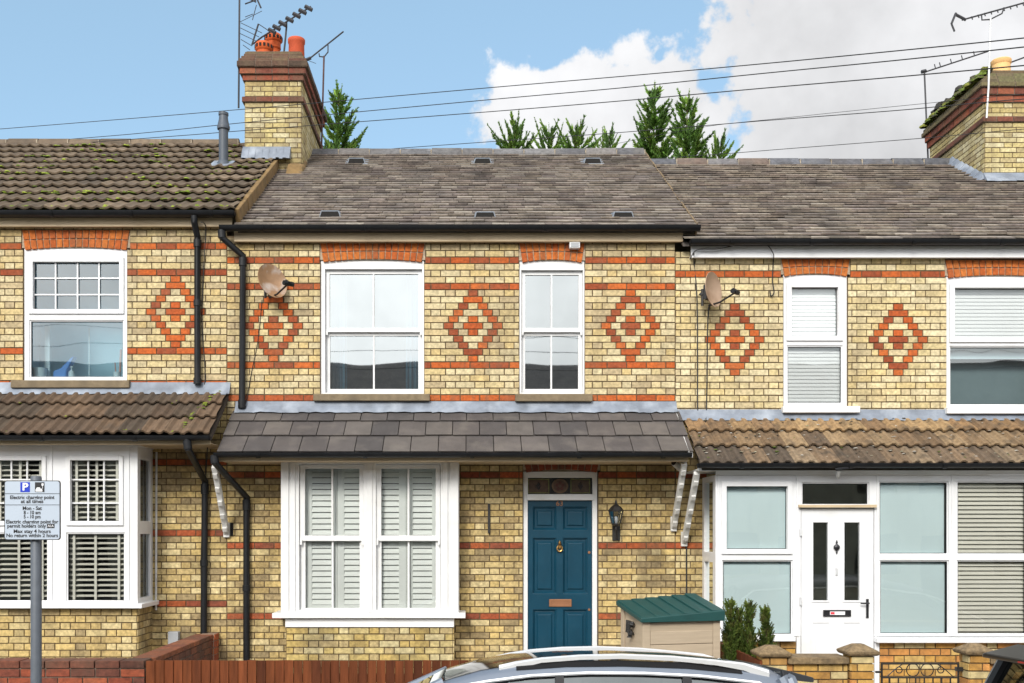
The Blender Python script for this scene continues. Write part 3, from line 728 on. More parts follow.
# ------------------------------------------------------------------ chimneys
def stack(house, x0, x1, y0, y1, zb, levels, pots, moss=False, pitch=.069):
    """levels: z of string bottom/top, body top, red1 top, red2 top, cap top, top"""
    sb, st, bt, r1, r2, ct, tp = levels
    mb = MB(); mb.box(x0, x1, y0, y1, zb, tp - .02, MORT)
    for f, a, b in ((FRONT(y0), x0, x1), (RIGHT(x1), y0, y1), (LEFT(x0), y0, y1)):
        bricks(mb, f, a, b, zb, sb, pitch, sb - pitch / 2, pal=[(.46, .38, .17), (.50, .43, .23), (.42, .34, .15), (.52, .46, .28), (.38, .31, .16)], proud=.006)
        bricks(mb, f, a, b, st, bt, pitch, bt - pitch / 2, pal=[(.44, .35, .15), (.48, .40, .2), (.38, .29, .13), (.5, .43, .25)], proud=.006)
    def course(za, zc, out, pal):
        mb.box(x0 - out + .008, x1 + out - .008, y0 - out + .008, y1 + out - .008, za, zc, (.16, .12, .09))
        for f, a, b in ((FRONT(y0 - out + .008), x0 - out, x1 + out), (RIGHT(x1 + out - .008), y0 - out, y1 + out), (LEFT(x0 - out + .008), y0 - out, y1 + out)):
            bricks(mb, f, a, b, za, zc, zc - za, (za + zc) / 2, pal=pal, stretcher=True, proud=.008)
    CR = [(.24, .06, .03), (.19, .05, .028), (.28, .075, .035), (.15, .045, .028)]
    course(sb, st, .035, [(.13, .045, .028), (.10, .04, .025), (.16, .05, .03)]); course(bt, r1, .03, CR); course(r1, r2, .062, CR)
    course(r2, (r2 + ct) / 2, .095, [(.075, .045, .03), (.06, .038, .025), (.10, .055, .035)] if not moss else [(.13, .11, .05), (.16, .12, .06)])
    n = 4
    for i in range(n):
        za = (r2 + ct) / 2 + (tp - (r2 + ct) / 2) * i / n; zc = (r2 + ct) / 2 + (tp - (r2 + ct) / 2) * (i + 1) / n
        course(za, zc - .001, .075 - .03 * i, [(.12, .065, .04), (.09, .055, .032), (.14, .09, .05), (.10, .042, .028)] if not moss else [(.14, .13, .06), (.11, .09, .05), (.16, .13, .07)])
    return mb.build('chimney', M['brick'], house)
YC = 2.3
def ZC(py, y=YC): return Z(py, y)
xa, xb = X(245, YC), X(301.5, YC)
ch = stack(hl, xa, xb, YC, 4.1, 4.6, (ZC(102.7), ZC(97.3), ZC(81.4), ZC(75.5), ZC(69.2), ZC(57.5), ZC(50.5)), None)
def pot(parent, px, py_top, r, y, zb, kind, m):
    x = X(px, y); zt = Z(py_top, y); mb = MB(); h = zt - zb
    if kind == 'crown':
        mb.lathe([(r * .8, zb), (r * .8, zt - .22), (r * .95, zt - .2), (r * .92, zt - .12), (r * 1.0, zt - .11), (r * 1.12, zt - .09), (r * 1.12, zt - .03), (r * .95, zt), (r * .7, zt)], 20, x, y)
        o = mb.build('chimney_pot', M[m], parent, smooth=True)
        k = MB()
        for i in range(14):
            t = 2 * math.pi * i / 14; d = Vector((math.cos(t), math.sin(t), 0)); s_ = Vector((-d.y, d.x, 0)) * (r * .14); c = Vector((x, y, zt - .062)) + d * (r * 1.125)
            u = Vector((0, 0, .022))
            k.hexa([c - s_ - u - d * .02, c + s_ - u - d * .02, c + s_ - u + d * .004, c - s_ - u + d * .004, c - s_ + u - d * .02, c + s_ + u - d * .02, c + s_ + u + d * .004, c - s_ + u + d * .004])
        k.build('pot_opening', M['opening_black'], o)
    else:
        mb.lathe([(r * 1.0, zb), (r * .93, zt - .07), (r * 1.02, zt - .055), (r * 1.04, zt - .01), (r * .98, zt), (r * .8, zt), (r * .75, zt - .05)], 20, x, y)
        o = mb.build('chimney_pot', M[m], parent, smooth=True)
    return o
zt_ = ZC(50.5)
pot(ch, 273.5, 35, .112, 2.95, zt_ - .05, 'crown', 'terracotta'); pot(ch, 264, 43.5, .112, 2.62, zt_ - .05, 'crown', 'terracotta'); pot(ch, 296.5, 39.5, .118, 2.75, zt_ - .05, 'plain', 'terracotta_red')
# lead apron at the foot of the stack
mb = MB(); zq = ZE_L + (ZR_L - ZE_L) * (YC - EY) / (RID - EY)
xs = [X(243, YC) + (X(291, YC) - X(243, YC)) * i / 14 for i in range(15)]
for i in range(14):
    j = random.uniform(-.012, .012); k = .02 if i % 2 else .012
    mb.hexa([(xs[i], YC - .12 - k, zq - .01 + j), (xs[i + 1], YC - .12 - k, zq - .012 + j), (xs[i + 1], YC - .006, zq + .02), (xs[i], YC - .006, zq + .02), (xs[i], YC - .05 - k, zq + .12), (xs[i + 1], YC - .05 - k, zq + .12), (xs[i + 1], YC - .009, zq + .19), (xs[i], YC - .009, zq + .19)])
mb.build('flashing', M['lead'], ch)
mb = MB(); mb.hexa([(X(288, YC), YC - .3, zq - .32), (xb + .07, YC - .3, zq - .42), (xb + .07, YC + .3, zq - .1), (X(288, YC), YC + .3, zq - .1), (X(288, YC) + .02, YC - .12, zq - .08), (xb + .03, YC - .12, zq - .12), (xb + .03, YC + .3, zq + .12), (X(288, YC), YC + .3, zq + .12)])
mb.build('mortar_fillet', M['mortar'], ch, bevel=.03)
# right chimney
xa2 = X(984.7, YC)
ch2 = stack(hr, xa2, xa2 + 1.15, YC, 4.0, 4.4, (ZC(122.5), ZC(117), ZC(103), ZC(96), ZC(89), ZC(80), ZC(69.5)), None, moss=True)
pot(ch2, 1001, 60.5, .13, 2.6, ZC(69.5) - .05, 'plain', 'buff_clay')
pot(ch2, 1058, 50, .13, 2.9, ZC(69.5) - .05, 'plain', 'terracotta')
mb = MB()
def lump(mb, c, r, col, flat=.5, n=6):
    o = len(mb.v); rings = 3; c = Vector(c)
    mb.v.append(tuple(c + Vector((0, 0, r * flat))))
    for i in range(1, rings + 1):
        t = math.pi / 2 * i / rings
        for k in range(n):
            a = 2 * math.pi * k / n + i; rr = r * (1 + random.uniform(-.25, .25))
            mb.v.append((c.x + rr * math.sin(t) * math.cos(a), c.y + rr * math.sin(t) * math.sin(a), c.z + rr * flat * math.cos(t)))
    for k in range(n): mb.f.append([o, o + 1 + k, o + 1 + (k + 1) % n]); mb.c.append(col)
    for i in range(rings - 1):
        for k in range(n):
            a = o + 1 + i * n; mb.f.append([a + k, a + n + k, a + n + (k + 1) % n, a + (k + 1) % n]); mb.c.append(col)
MOSS = [(.10, .14, .02), (.14, .17, .02), (.08, .10, .02), (.17, .18, .03)]
for i in range(330):
    y_ = random.uniform(YC - .05, 4.05); e = random.random(); lump(mb, (xa2 - .09 + .12 * e + random.uniform(-.01, .02), y_, ZC(80) + (ZC(69.5) - ZC(80)) * e * .95), random.uniform(.03, .08), pick(MOSS + [(.12, .11, .06), (.07, .065, .04)], .2), .7)
for i in range(14): lump(mb, (xa2 + random.uniform(0, .1), random.uniform(2.6, 4.0), ZC(69.5)), random.uniform(.06, .11), (.035, .033, .028), .9)
tag(mb.build('moss', M['moss'], ch2), kind='stuff')
mb = MB(); zq2 = ZE_R + (ZR_R - ZE_R) * (YC - EY) / (RID - EY)
for i in range(12):
    a = xa2 - .02 + i * .1; k = random.uniform(-.01, .01)
    mb.hexa([(a, YC - .12, zq2 - .02 + k), (a + .1, YC - .12, zq2 - .02 + k), (a + .1, YC - .004, zq2 + .02), (a, YC - .004, zq2 + .02), (a, YC - .05, zq2 + .07), (a + .1, YC - .05, zq2 + .07), (a + .1, YC - .009, zq2 + .13), (a, YC - .009, zq2 + .13)])
for i in range(7):
    yb = YC + i * .14; zz = zq2 + (yb - YC) * (ZR_R - ZE_R) / (RID - EY)
    mb.hexa([(xa2 - .10, yb - .03, zz + .01), (xa2 - .02, yb - .03, zz + .04), (xa2 - .02, yb + .12, zz + .10), (xa2 - .10, yb + .12, zz + .08), (xa2 - .09, yb - .03, zz + .03), (xa2 - .009, yb - .01, zz + .11), (xa2 - .009, yb + .10, zz + .19), (xa2 - .09, yb + .12, zz + .10)])
mb.build('flashing', M['lead'], ch2)
# soil vent pipe on the left roof
yv = 1.9; zv = ZE_L + (ZR_L - ZE_L) * (yv - EY) / (RID - EY); xv = X(223.5, yv)
mb = MB(); mb.lathe([(.062, zv - .1), (.062, Z(130, yv)), (.082, Z(129.5, yv)), (.086, Z(127, yv)), (.08, Z(126, yv)), (.062, Z(120, yv)), (.058, Z(116, yv)), (.066, Z(115.5, yv)), (.066, Z(113, yv)), (.04, Z(112.5, yv))], 16, xv, yv)
mb.lathe([(.09, zv - .1), (.085, zv + .06), (.064, zv + .09)], 16, xv, yv)
o = mb.build('vent_pipe', M['grey_plastic'], roof_l, smooth=True)
mb = MB(); L_, P_ = slope_fn(EY, ZE_L, RID, ZR_L); sv = (yv - EY) / (RID - EY) * L_
mb.hexa([P_(xv - .15, sv - .16, .05), P_(xv + .13, sv - .16, .05), P_(xv + .13, sv + .16, .05), P_(xv - .15, sv + .16, .05), P_(xv - .15, sv - .16, .062), P_(xv + .13, sv - .16, .062), P_(xv + .13, sv + .16, .062), P_(xv - .15, sv + .16, .062)])
mb.build('lead_slate', M['lead'], o)
# moss on the left roof
mb = MB()
for i in range(330):
    s_ = (L_ / 11) * (random.randint(0, 10)) + random.uniform(-.03, .05); 
    if random.random() < .35: s_ = (L_ / 11) * random.randint(0, 2)
    x_ = random.uniform(-6.2, XVL - .05); p = P_(x_, s_, .035 if random.random() < .5 else .05)
    for q in range(random.randint(1, 4)): lump(mb, (p[0] + random.uniform(-.06, .06), p[1] + random.uniform(-.02, .03), p[2]), random.uniform(.014, .042), pick([(.16, .22, .02), (.11, .15, .02), (.22, .27, .03)], .2), .6)
tag(mb.build('moss', M['moss'], roof_l), kind='stuff')

# ------------------------------------------------------------------ pent roofs over the ground floor
def pent(house, x0, x1, p, zt, ze, style, pal, m, name='porch_roof', th=.02):
    mb = MB()
    mb.prism_x([(.0, zt - .03), (-p + .02, ze - .02), (-p + .02, ze - .055), (.0, zt - .075)], x0 + .03, x1 - .03, (.05, .045, .04))
    if style == 'wave': wavy(mb, x0, x1, -p, ze, -.005, zt, 3, .125, .026, .25, pal, th=.045, shape='pan')
    else: slates(mb, x0, x1, -p, ze, -.005, zt, .325, .30, pal, th=.012, jit=.002, wj=0, gap=.009)
    return mb.build(name, M[m], house)
PL, PM, PR = .82, .75, .86
zlt, zle = Z(393), Z(435, -PL); zmt, zme = Z(411), Z(452, -PM); zrt, zre = Z(419), Z(465, -PR)
XPL, XPM0, XPM1, XPR = X(229), -2.72, 2.40, 2.45
pl = pent(hl, XL0, XPL, PL, zlt, zle, 'wave', [(.105, .066, .038), (.088, .056, .034), (.122, .078, .046), (.072, .05, .032)], 'tile')
pm = pent(hm, XPM0, XPM1, PM, zmt, zme, 'slate', [(.072, .063, .060), (.063, .055, .053), (.082, .071, .066), (.055, .049, .048), (.09, .079, .072)], 'slate_tile')
pr = pent(hr, XPR, XR1, PR, zrt, zre, 'wave', [[(.16, .108, .064), (.10, .07, .045), (.20, .145, .09), (.075, .055, .038), (.13, .09, .056)], [(.20, .132, .07), (.155, .10, .054), (.24, .165, .09), (.115, .078, .048)], [(.28, .178, .085), (.23, .14, .066), (.31, .205, .10), (.19, .118, .06)]], 'tile_lichen')
def flash_strip(parent, x0, x1, z0, z1, up=.012, seed=1):
    mb = MB(); x = x0
    while x < x1 - .01:
        b = min(x + random.uniform(.5, .9), x1); k = random.uniform(0, .006); o = len(mb.v); n = 10
        for i in range(n + 1):
            xx = x + (b - x) * i / n; w1, w2 = random.uniform(-.006, .006), random.uniform(-.008, .008)
            mb.v += [(xx, -.012 - k, z1), (xx, -.03 - k + w1 * .3, z0 + (z1 - z0) * .5 + w1), (xx, -.085 + w2, z0 - .022 + w2)]
        for i in range(n):
            for q in range(2): mb.f.append([o + i * 3 + q, o + i * 3 + 3 + q, o + i * 3 + 4 + q, o + i * 3 + 1 + q]); mb.c.append((1, 1, 1))
        x = b - .03
        if b >= x1: break
    return mb.build('flashing', M['lead'], parent)
flash_strip(hl, XL0, XPL + .02, zlt, Z(382.5)); flash_strip(hm, XPM0 + .03, XPM1 + .02 - .05, zmt, Z(401.5)); flash_strip(hr, XPR - .07, XR1, zrt, Z(409.5))
# moss on the left porch tiles
mb = MB(); Lp, Pp = slope_fn(-PL, zle, -.005, zlt)
for i in range(60):
    if i < 34: 
        t = random.random(); x_, s_ = X(176, -PL) + .28 * t + random.uniform(-.03, .03), Lp * t * .98
    else: x_, s_ = random.uniform(-6, XPL - .05), (Lp / 3) * random.randint(0, 2) + random.uniform(0, .04)
    lump(mb, Pp(x_, s_, .035), random.uniform(.012, .03), pick([(.17, .20, .02), (.12, .16, .02)], .2), .6)
tag(mb.build('moss', M['moss'], pl), kind='stuff')
mb = MB(); Lp, Pp = slope_fn(-PR, zre, -.005, zrt)
for i in range(520):
    x_, s_ = random.uniform(XPR, 6.8), random.uniform(0, Lp * .96)
    if random.random() < .4: s_ *= .6
    c = random.choice([(.45, .42, .36), (.10, .09, .07), (.5, .47, .42), (.08, .07, .05), (.30, .28, .2)])
    if random.random() < .07: c = (.10, .15, .02)
    lump(mb, Pp(x_, s_, .032), random.uniform(.008, .026), c, .35)
tag(mb.build('lichen', M['moss'], pr), kind='stuff')
def pent_eaves(h, x0, x1, p, ze, pyg, pyf0, pyf1, m, xf1=None, xf0=None):
    gy = -p - .03
    gutter(h, x0, x1, gy, Z(pyg, gy), .05)
    yf = -p + .045
    fascia(h, xf0 if xf0 is not None else x0 + .02, xf1 if xf1 is not None else x1 - .02, yf, Z(pyf1, yf), Z(pyf0, yf), m, -.003)
pent_eaves(hl, XL0, X(211, -PL), PL, zle, 436, 436, 444.5, 'cream')
pent_eaves(hm, X(215, -PM), X(691, -PM), PM, zme, 453, 453, 461.5, 'cream')
pent_eaves(hr, X(697, -PR), XR1, PR, zre, 463.5, 464, 471, 'white_board')
mb = MB(); L_m, P_m = slope_fn(-PL, zle, 0, zlt); mb.hexa([(XPL - .025, -PL, zle - .06), (XPL + .001, -PL, zle - .06), (XPL + .001, -.02, zlt - .075), (XPL - .025, -.02, zlt - .075), (XPL - .025, -PL, zle - .005), (XPL + .001, -PL, zle - .005), (XPL + .001, -.02, zlt - .02), (XPL - .025, -.02, zlt - .02)], (.05, .038, .028))
mb.build('porch_verge', M['tile'], hl)
mb = MB(); mb.hexa([(XPM1 - .05, -PM, zme - .06), (XPM1, -PM, zme - .06), (XPM1, -.02, zmt - .07), (XPM1 - .05, -.02, zmt - .07), (XPM1 - .05, -PM, zme + .0), (XPM1, -PM, zme + .0), (XPM1, -.02, zmt - .01), (XPM1 - .05, -.02, zmt - .01)])
mb.build('porch_verge', M['slate_tile'], hm)
mb = MB(); mb.v and None
# gallows brackets with notched edges
def bracket(house, x, y0, z0, z1, w=.062, name='timber_bracket'):
    mb = MB(); a, b = Vector((x, y0, z0)), Vector((x, -.035, z1)); mb.bar(a, b, w, .06, (0, -1, 0))
    d = (b - a); n = 5
    for i in range(n):
        c = a + d * ((i + .55) / n); nn = Vector((0, -1, 0)); mb.bar(c - d * .055, c + d * .055, w - .012, .03, (0, -1, 0)) if False else None
        u = d.normalized(); out = Vector((0, u.z, -u.y)); out = out if out.y < 0 else -out
        c2 = c + out * .042; mb.bar(c2 - u * .03, c2 + u * .035, w - .01, .024, tuple(out))
    mb.box(x - w / 2 - .004, x + w / 2 + .004, -.05, -.003, z1 - .05, z1 + .12)
    return mb.build(name, M['old_white'], house, bevel=.006)
bracket(hm, -2.79, -.60, Z(466, -.6), Z(533)); bracket(hm, 2.335, -.62, Z(463, -.62), Z(527)); bracket(hr, 2.455, -.70, Z(473, -.7), Z(542))

# ------------------------------------------------------------------ left bay
def corner_post(mb, x0, x1, y0, y1, z0, z1): mb.box(x0, x1, y0, y1, z0, z1)
YB = -.55
bz0, bz1 = Z(602, YB), Z(446, YB); bx1 = X(138, YB); bx0 = -6.0
lb = []
def GB(x0, x1, yt, yb): return GP(x0, x1, yt, yb, YB)
cells = []
for k in range(3):
    o = -77 * k
    cells.append((GB(71 + o, 119 + o, 460.5, 521), GB(67.5 + o, 123.5 + o, 534, 600.5)))
lights = []
for a, b in cells: lights += [(a, .05), (b, 0)]
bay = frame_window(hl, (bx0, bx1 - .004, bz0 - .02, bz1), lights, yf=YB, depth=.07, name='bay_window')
mb = MB()
for a, b in cells:
    c = (a[0] + a[1]) / 2; mb.box(a[1] + .085, a[1] + .115, YB - .012, YB + .002, bz0, bz1)
mb.box(bx0, bx1 + .01, YB - .02, -.02, bz1 + .001, bz1 + .04)
mb.build('bay_trim', M['upvc'], bay)
for a, b in cells:
    glazing_bars(bay, a, YB + .022, [a[0] + (a[1] - a[0]) * t for t in (.34, .67)], [Z(479.5, YB), Z(503, YB)])
    pane(bay, a, YB + .04, 'glass'); pane(bay, b, YB + .04, 'glass')
    venetian(bay, (a[0] - .03, a[1] + .03, a[2] - .03, a[3] + .03), YB + .085, .058, .046, 24, 'blind_cream', [a[0] + .04, (a[0] + a[1]) / 2, a[1] - .04])
    venetian(bay, (b[0] - .03, b[1] + .03, b[2] - .03, b[3] + .03), YB + .085, .058, .046, 24, 'blind_cream', [b[0] + .05, (b[0] + b[1]) / 2 - .02, b[1] - .07])
# right return of the bay
fR = lambda x: (lambda u, yy, z: (x - yy, u, z))
mb = MB(); ga = (YB + .10, -.09, Z(521, -.3), Z(460, -.3)); gb = (YB + .10, -.09, Z(597, -.3), Z(534, -.3))
mb.panel(YB + .0705, -.002, bz0 - .02, bz1, [ga, gb], 0, .06, f=fR(bx1 - .004))
mb.build('bay_return', M['upvc'], bay, bevel=.004)
for g in (ga, gb): pane(bay, g, .03, 'glass', fR(bx1))
mb = MB(); mb.box(bx0 - .05, bx1 + .07, YB - .09, -.004, Z(608.5, YB - .09), Z(604, YB - .09)); mb.build('bay_sill', M['upvc'], bay, bevel=.006)
room(bay, bx0 + .1, bx1 - .1, bz0, bz1, YB + .2, 2.2, 'room_dark', 0)
mb = MB(); zs = Z(609, YB)
mb.box(bx0, bx1 - .014, YB + .02, -.0, .1, zs, MORT)
bricks(mb, FRONT(YB + .018), bx0, bx1 - .01, .4, zs, .0755, zs - .037, pal=LOW); bricks(mb, RIGHT(bx1 - .016), YB + .015, 0, .4, zs, .0755, zs - .037, pal=LOW)
mb.build('bay_brickwork', M['brick_low'], hl)
# ------------------------------------------------------------------ middle house box window
YW = -.36
def GW(a, b, c, d): return GP(a, b, c, d, YW)
fx0, fx1, fz0, fz1 = X(281, YW), X(459, YW), Z(613, YW), Z(459.5, YW)
holes = [(X(299, YW), X(363.5, YW), Z(610, YW), Z(464, YW)), (X(376, YW), X(440.5, YW), Z(610, YW), Z(464, YW))]
mb = MB(); mb.panel(fx0, fx1, fz0, fz1, holes, YW, YW + .12)
for a, b in ((281, 289), (290.5, 295.5), (443, 448), (450, 458.5)): mb.box(X(a, YW) + .001, X(b, YW) - .001, YW - .018, YW + .001, fz0 + .001, fz1 - .001)
mb.box(fx0, fx0 + .05, YW + .121, -.002, fz0, fz1); mb.box(fx1 - .05, fx1, YW + .121, -.002, fz0, fz1)
mb.box(X(367, YW), X(372.5, YW), YW - .012, YW + .001, fz0 + .01, fz1 - .01)
bw = mb.build('bay_window', M['white_wood'], hm, bevel=.005)
for x0, x1, bar in ((304.5, 359, 331.8), (381, 435.5, 408.3)):
    xs0, xs1 = X(x0 - 5.3, YW), X(x1 + 4.8, YW)
    for k, (yt, yb, dy) in enumerate(((468.5, 535.5, .03), (541, 608.5, .065))):
        gs = [GW(x0, bar - .9, yt, yb), GW(bar + .9, x1, yt, yb)]
        s = MB(); s.panel(xs0 + .002, xs1 - .002, Z((541, 611.8)[k], YW), Z((464.5, 535.8)[k], YW), gs, YW + dy, YW + dy + .035)
        if k == 0:
            for sx in (xs0 + .016, xs1 - .016): s.box(sx - .012, sx + .012, YW + dy - .012, YW + dy, Z(545, YW), Z(539, YW))
        s.build('sash', M['white_wood'], bw, bevel=.003)
        for g in gs: pane(bw, g, YW + dy + .018, 'glass')
# louvred shutters
def shutter(x0, x1, z0, z1, y, stile0, stile1):
    mb = MB(); mb.box(x0, x0 + stile0, y, y + .028, z0, z1); mb.box(x1 - stile1, x1, y, y + .028, z0, z1)
    zm = (z0 + z1) / 2
    for a, b in ((z0, z0 + .08), (z1 - .09, z1), (zm - .05, zm + .03)): mb.box(x0 + stile0, x1 - stile1, y, y + .028, a, b)
    for lo, hi in ((z0 + .08, zm - .05), (zm + .03, z1 - .09)):
        n = round((hi - lo) / .0625); p = (hi - lo) / n
        for i in range(n):
            zc = lo + p * (i + .5); dy, dz = .012, p * .44
            mb.hexa([(x0 + stile0, y + .014 - dy - .003, zc - dz), (x1 - stile1, y + .014 - dy - .003, zc - dz), (x1 - stile1, y + .014 + dy - .003, zc + dz), (x0 + stile0, y + .014 + dy - .003, zc + dz),
                     (x0 + stile0, y + .014 - dy + .003, zc - dz), (x1 - stile1, y + .014 - dy + .003, zc - dz), (x1 - stile1, y + .014 + dy + .003, zc + dz), (x0 + stile0, y + .014 + dy + .003, zc + dz)])
    mb.build('shutter', M['shutter'], bw)
YS = YW + .128
zz0, zz1 = Z(612, YS), Z(464, YS)
for a, b, s0, s1 in ((303, 337, .10, .065), (337.4, 363, .075, .02), (378, 406, .04, .08), (406.4, 440, .07, .09)): shutter(X(a, YS), X(b, YS), zz0, zz1, YS, s0, s1)
room(bw, fx0 + .08, fx1 - .08, fz0, fz1, YS + .1, 1.5, 'room_dark', 0)
mb = MB(); mb.box(X(272, YW - .08), X(465.5, YW - .08), YW - .08, -.004, Z(618.3, YW - .08), Z(613.2, YW - .08)); mb.build('bay_sill', M['white_wood'], bw, bevel=.006)
mb = MB(); mb.box(X(285.5, YW), X(454, YW), YW - .02, -.004, Z(627, YW), Z(618.8, YW)); mb.build('sill_apron', M['white_board'], bw, bevel=.004)
mb = MB(); zs = Z(627.3, YW); x0, x1 = X(286, YW), X(453, YW)
mb.box(x0, x1, YW + .012, 0, .1, zs, MORT); bricks(mb, FRONT(YW + .01), x0, x1, .4, zs, .0745, zs - .037, pal=[(.46, .35, .13), (.50, .40, .18), (.44, .32, .11), (.40, .31, .15), (.52, .44, .24)]); bricks(mb, RIGHT(x1), YW + .01, 0, .4, zs, .0745, zs - .037, pal=LOW)
mb.build('bay_brickwork', M['brick_low'], hm)

# ------------------------------------------------------------------ blue front door
mb = MB(); yd = .05
dz0 = .80; dx0, dx1 = X(528), X(592.5); zd = Z(500.5)
mb.panel(X(523.5), X(597.5), .62, Z(471.5), [(dx0 - .002, dx1 + .002, .62, zd + .002), (X(528), X(593), Z(494), Z(477.5))], yd - .02, yd + .08)
mb.box(X(527), X(594), yd - .035, yd - .021, Z(500), Z(494.5))
dfr = mb.build('door_frame', M['white_wood'], hm, bevel=.006)
panels = [(533.2, 556.8, 506.5, 530), (563.5, 588.2, 506.5, 530), (533.2, 556.8, 538, 594), (563.5, 588.2, 538, 594), (533.2, 556.8, 610, 662), (563.5, 588.2, 610, 662)]
PP = [(X(a), X(b), Z(d), Z(c)) for a, b, c, d in panels]
mb = MB(); mb.panel(dx0, dx1, dz0, zd, PP, yd + .01, yd + .055)
for p in PP:
    a, b, c, d = p; e = .022; y0, y1 = yd + .01, yd + .034
    o = len(mb.v); mb.v += [(a, y0 + .001, c), (b, y0 + .001, c), (b, y0 + .001, d), (a, y0 + .001, d), (a + e, y1, c + e), (b - e, y1, c + e), (b - e, y1, d - e), (a + e, y1, d - e)]
    for f in ((0, 1, 5, 4), (1, 2, 6, 5), (2, 3, 7, 6), (3, 0, 4, 7)): mb.f.append([q + o for q in f]); mb.c.append((1, 1, 1))
    mb.box(a + e, b - e, y1 + .0005, y1 + .01, c + e, d - e)
    mb.hexa([(a + .045, y1 - .001, c + .045), (b - .045, y1 - .001, c + .045), (b - .045, y1 - .001, d - .045), (a + .045, y1 - .001, d - .045), (a + .06, y1 - .016, c + .06), (b - .06, y1 - .016, c + .06), (b - .06, y1 - .016, d - .06), (a + .06, y1 - .016, d - .06)])
door = mb.build('front_door', M['door_blue'], hm, bevel=.003); door['label'] = 'deep blue six-panel front door'
mb = MB(); a, b, c, d = X(549.5), X(572), Z(607), Z(599.5); mb.panel(a, b, c, d, [(a + .03, b - .03, c + .022, d - .022)], yd - .004, yd + .012); mb.box(a + .028, b - .028, yd + .0, yd + .006, c + .02, d - .02)
mb.build('letter_box', M['copper'], door, bevel=.003)
mb = MB(); kx, kz = X(560), Z(550)
mb.lathe([(.028, -.01), (.03, .0), (.018, .012)], 12); mb.v = [(kx + v[0], yd + .008 - v[2], kz + .035 + v[1]) for v in mb.v]
mb.tube([(kx + .03 * math.sin(t * math.pi / 8), yd - .012, kz + .005 - .033 * math.cos(t * math.pi / 8) + .01) for t in range(-6, 7)], .009, 8)
mb.lathe([(.0, 0), (.016, .008), (.02, .02), (.013, .034), (.004, .05)], 10, kx, yd - .01); 
n_ = len(mb.v); mb.v[-50:] = [(v[0], v[1], v[2] + kz + .06) for v in mb.v[-50:]]
mb.build('door_knocker', M['brass'], door, smooth=True)
mb = MB(); mb.tube([(X(589.7), yd - .0, Z(552.5)), (X(589.7), yd + .012, Z(552.5))], .016, 12); mb.tube([(X(589.7), yd - .0, Z(610)), (X(589.7), yd + .012, Z(610))], .014, 12); mb.build('lock', M['copper'], door)

def text_mesh(body, size, align='CENTER', ext=.0008, bold=.018):
    cu = bpy.data.curves.new('txt', 'FONT'); cu.body = body; cu.size = size; cu.align_x = align; cu.align_y = 'CENTER'; cu.extrude = ext; cu.offset = size * bold; cu.resolution_u = 3
    o = bpy.data.objects.new('txt', cu); C.objects.link(o); bpy.context.view_layer.update()
    me = bpy.data.meshes.new_from_object(o.evaluated_get(bpy.context.evaluated_depsgraph_get()))
    vs = [tuple(v.co) for v in me.vertices]; fs = [list(p.vertices) for p in me.polygons]
    bpy.data.objects.remove(o); bpy.data.curves.remove(cu); bpy.data.meshes.remove(me)
    return vs, fs
def add_text(mb, body, size, x, y, z, sx=1.0, align='CENTER', maxw=None, bold=.018):
    vs, fs = text_mesh(body, size, align, bold=bold)
    if maxw:
        w_ = max(v[0] for v in vs) - min(v[0] for v in vs); sx = min(sx, maxw / w_)
    mb.add([(x + v[0] * sx, y - v[2], z + v[1]) for v in vs], fs)
mb = MB(); add_text(mb, '63', .085, X(560), yd + .007, Z(503.4)); mb.build('door_number', M['copper'], door)
# fanlight with stained glass
mb = MB(); fxa, fxb, fza, fzb = X(528), X(593), Z(494), Z(477.5)
mb.box(fxa, fxb, yd + .03, yd + .034, fza, fzb, (.012, .011, .01))
def stained(cx, cz, w, h, col, lead, shape='rect'):
    if shape == 'rect':
        mb.ring(cx - w / 2, cx + w / 2, cz - h / 2, cz + h / 2, .014, yd + .024, yd + .0295, lead); mb.box(cx - w / 2 + .016, cx + w / 2 - .016, yd + .026, yd + .0296, cz - h / 2 + .016, cz + h / 2 - .016, col)
        mb.prism_y([(cx, cz - .05), (cx + .03, cz), (cx, cz + .05), (cx - .03, cz)], yd + .022, yd + .0258, (.02, .012, .012))
    else:
        pts = [(cx + w / 2 * math.cos(t * math.pi / 12), cz + h / 2 * math.sin(t * math.pi / 12)) for t in range(24)]; mb.prism_y(pts, yd + .025, yd + .0295, lead)
        pts = [(cx + (w / 2 - .02) * math.cos(t * math.pi / 12), cz + (h / 2 - .02) * math.sin(t * math.pi / 12)) for t in range(24)]; mb.prism_y(pts, yd + .022, yd + .0248, col)
        for t in range(5):
            a = t * 2 * math.pi / 5 + .3; mb.prism_y([(cx + .035 * math.cos(a) + .02 * math.cos(q * math.pi / 4), cz + .035 * math.sin(a) + .02 * math.sin(q * math.pi / 4)) for q in range(8)], yd + .0195, yd + .0218, (.10, .03, .02))
fz = (fza + fzb) / 2; fh = fzb - fza - .02
stained(X(539), fz, .25, fh, (.09, .05, .03), (.13, .12, .04)); stained(X(560.5), fz, .19, fh, (.10, .055, .035), (.15, .09, .05), 'o'); stained(X(581), fz, .23, fh, (.08, .05, .03), (.12, .12, .04))
mb.build('fanlight', M['stained'], hm)
mb = MB(); mb.box(X(520), X(602), -.25, .2, .45, .79); mb.build('door_step', M['stone'], hm, bevel=.01)

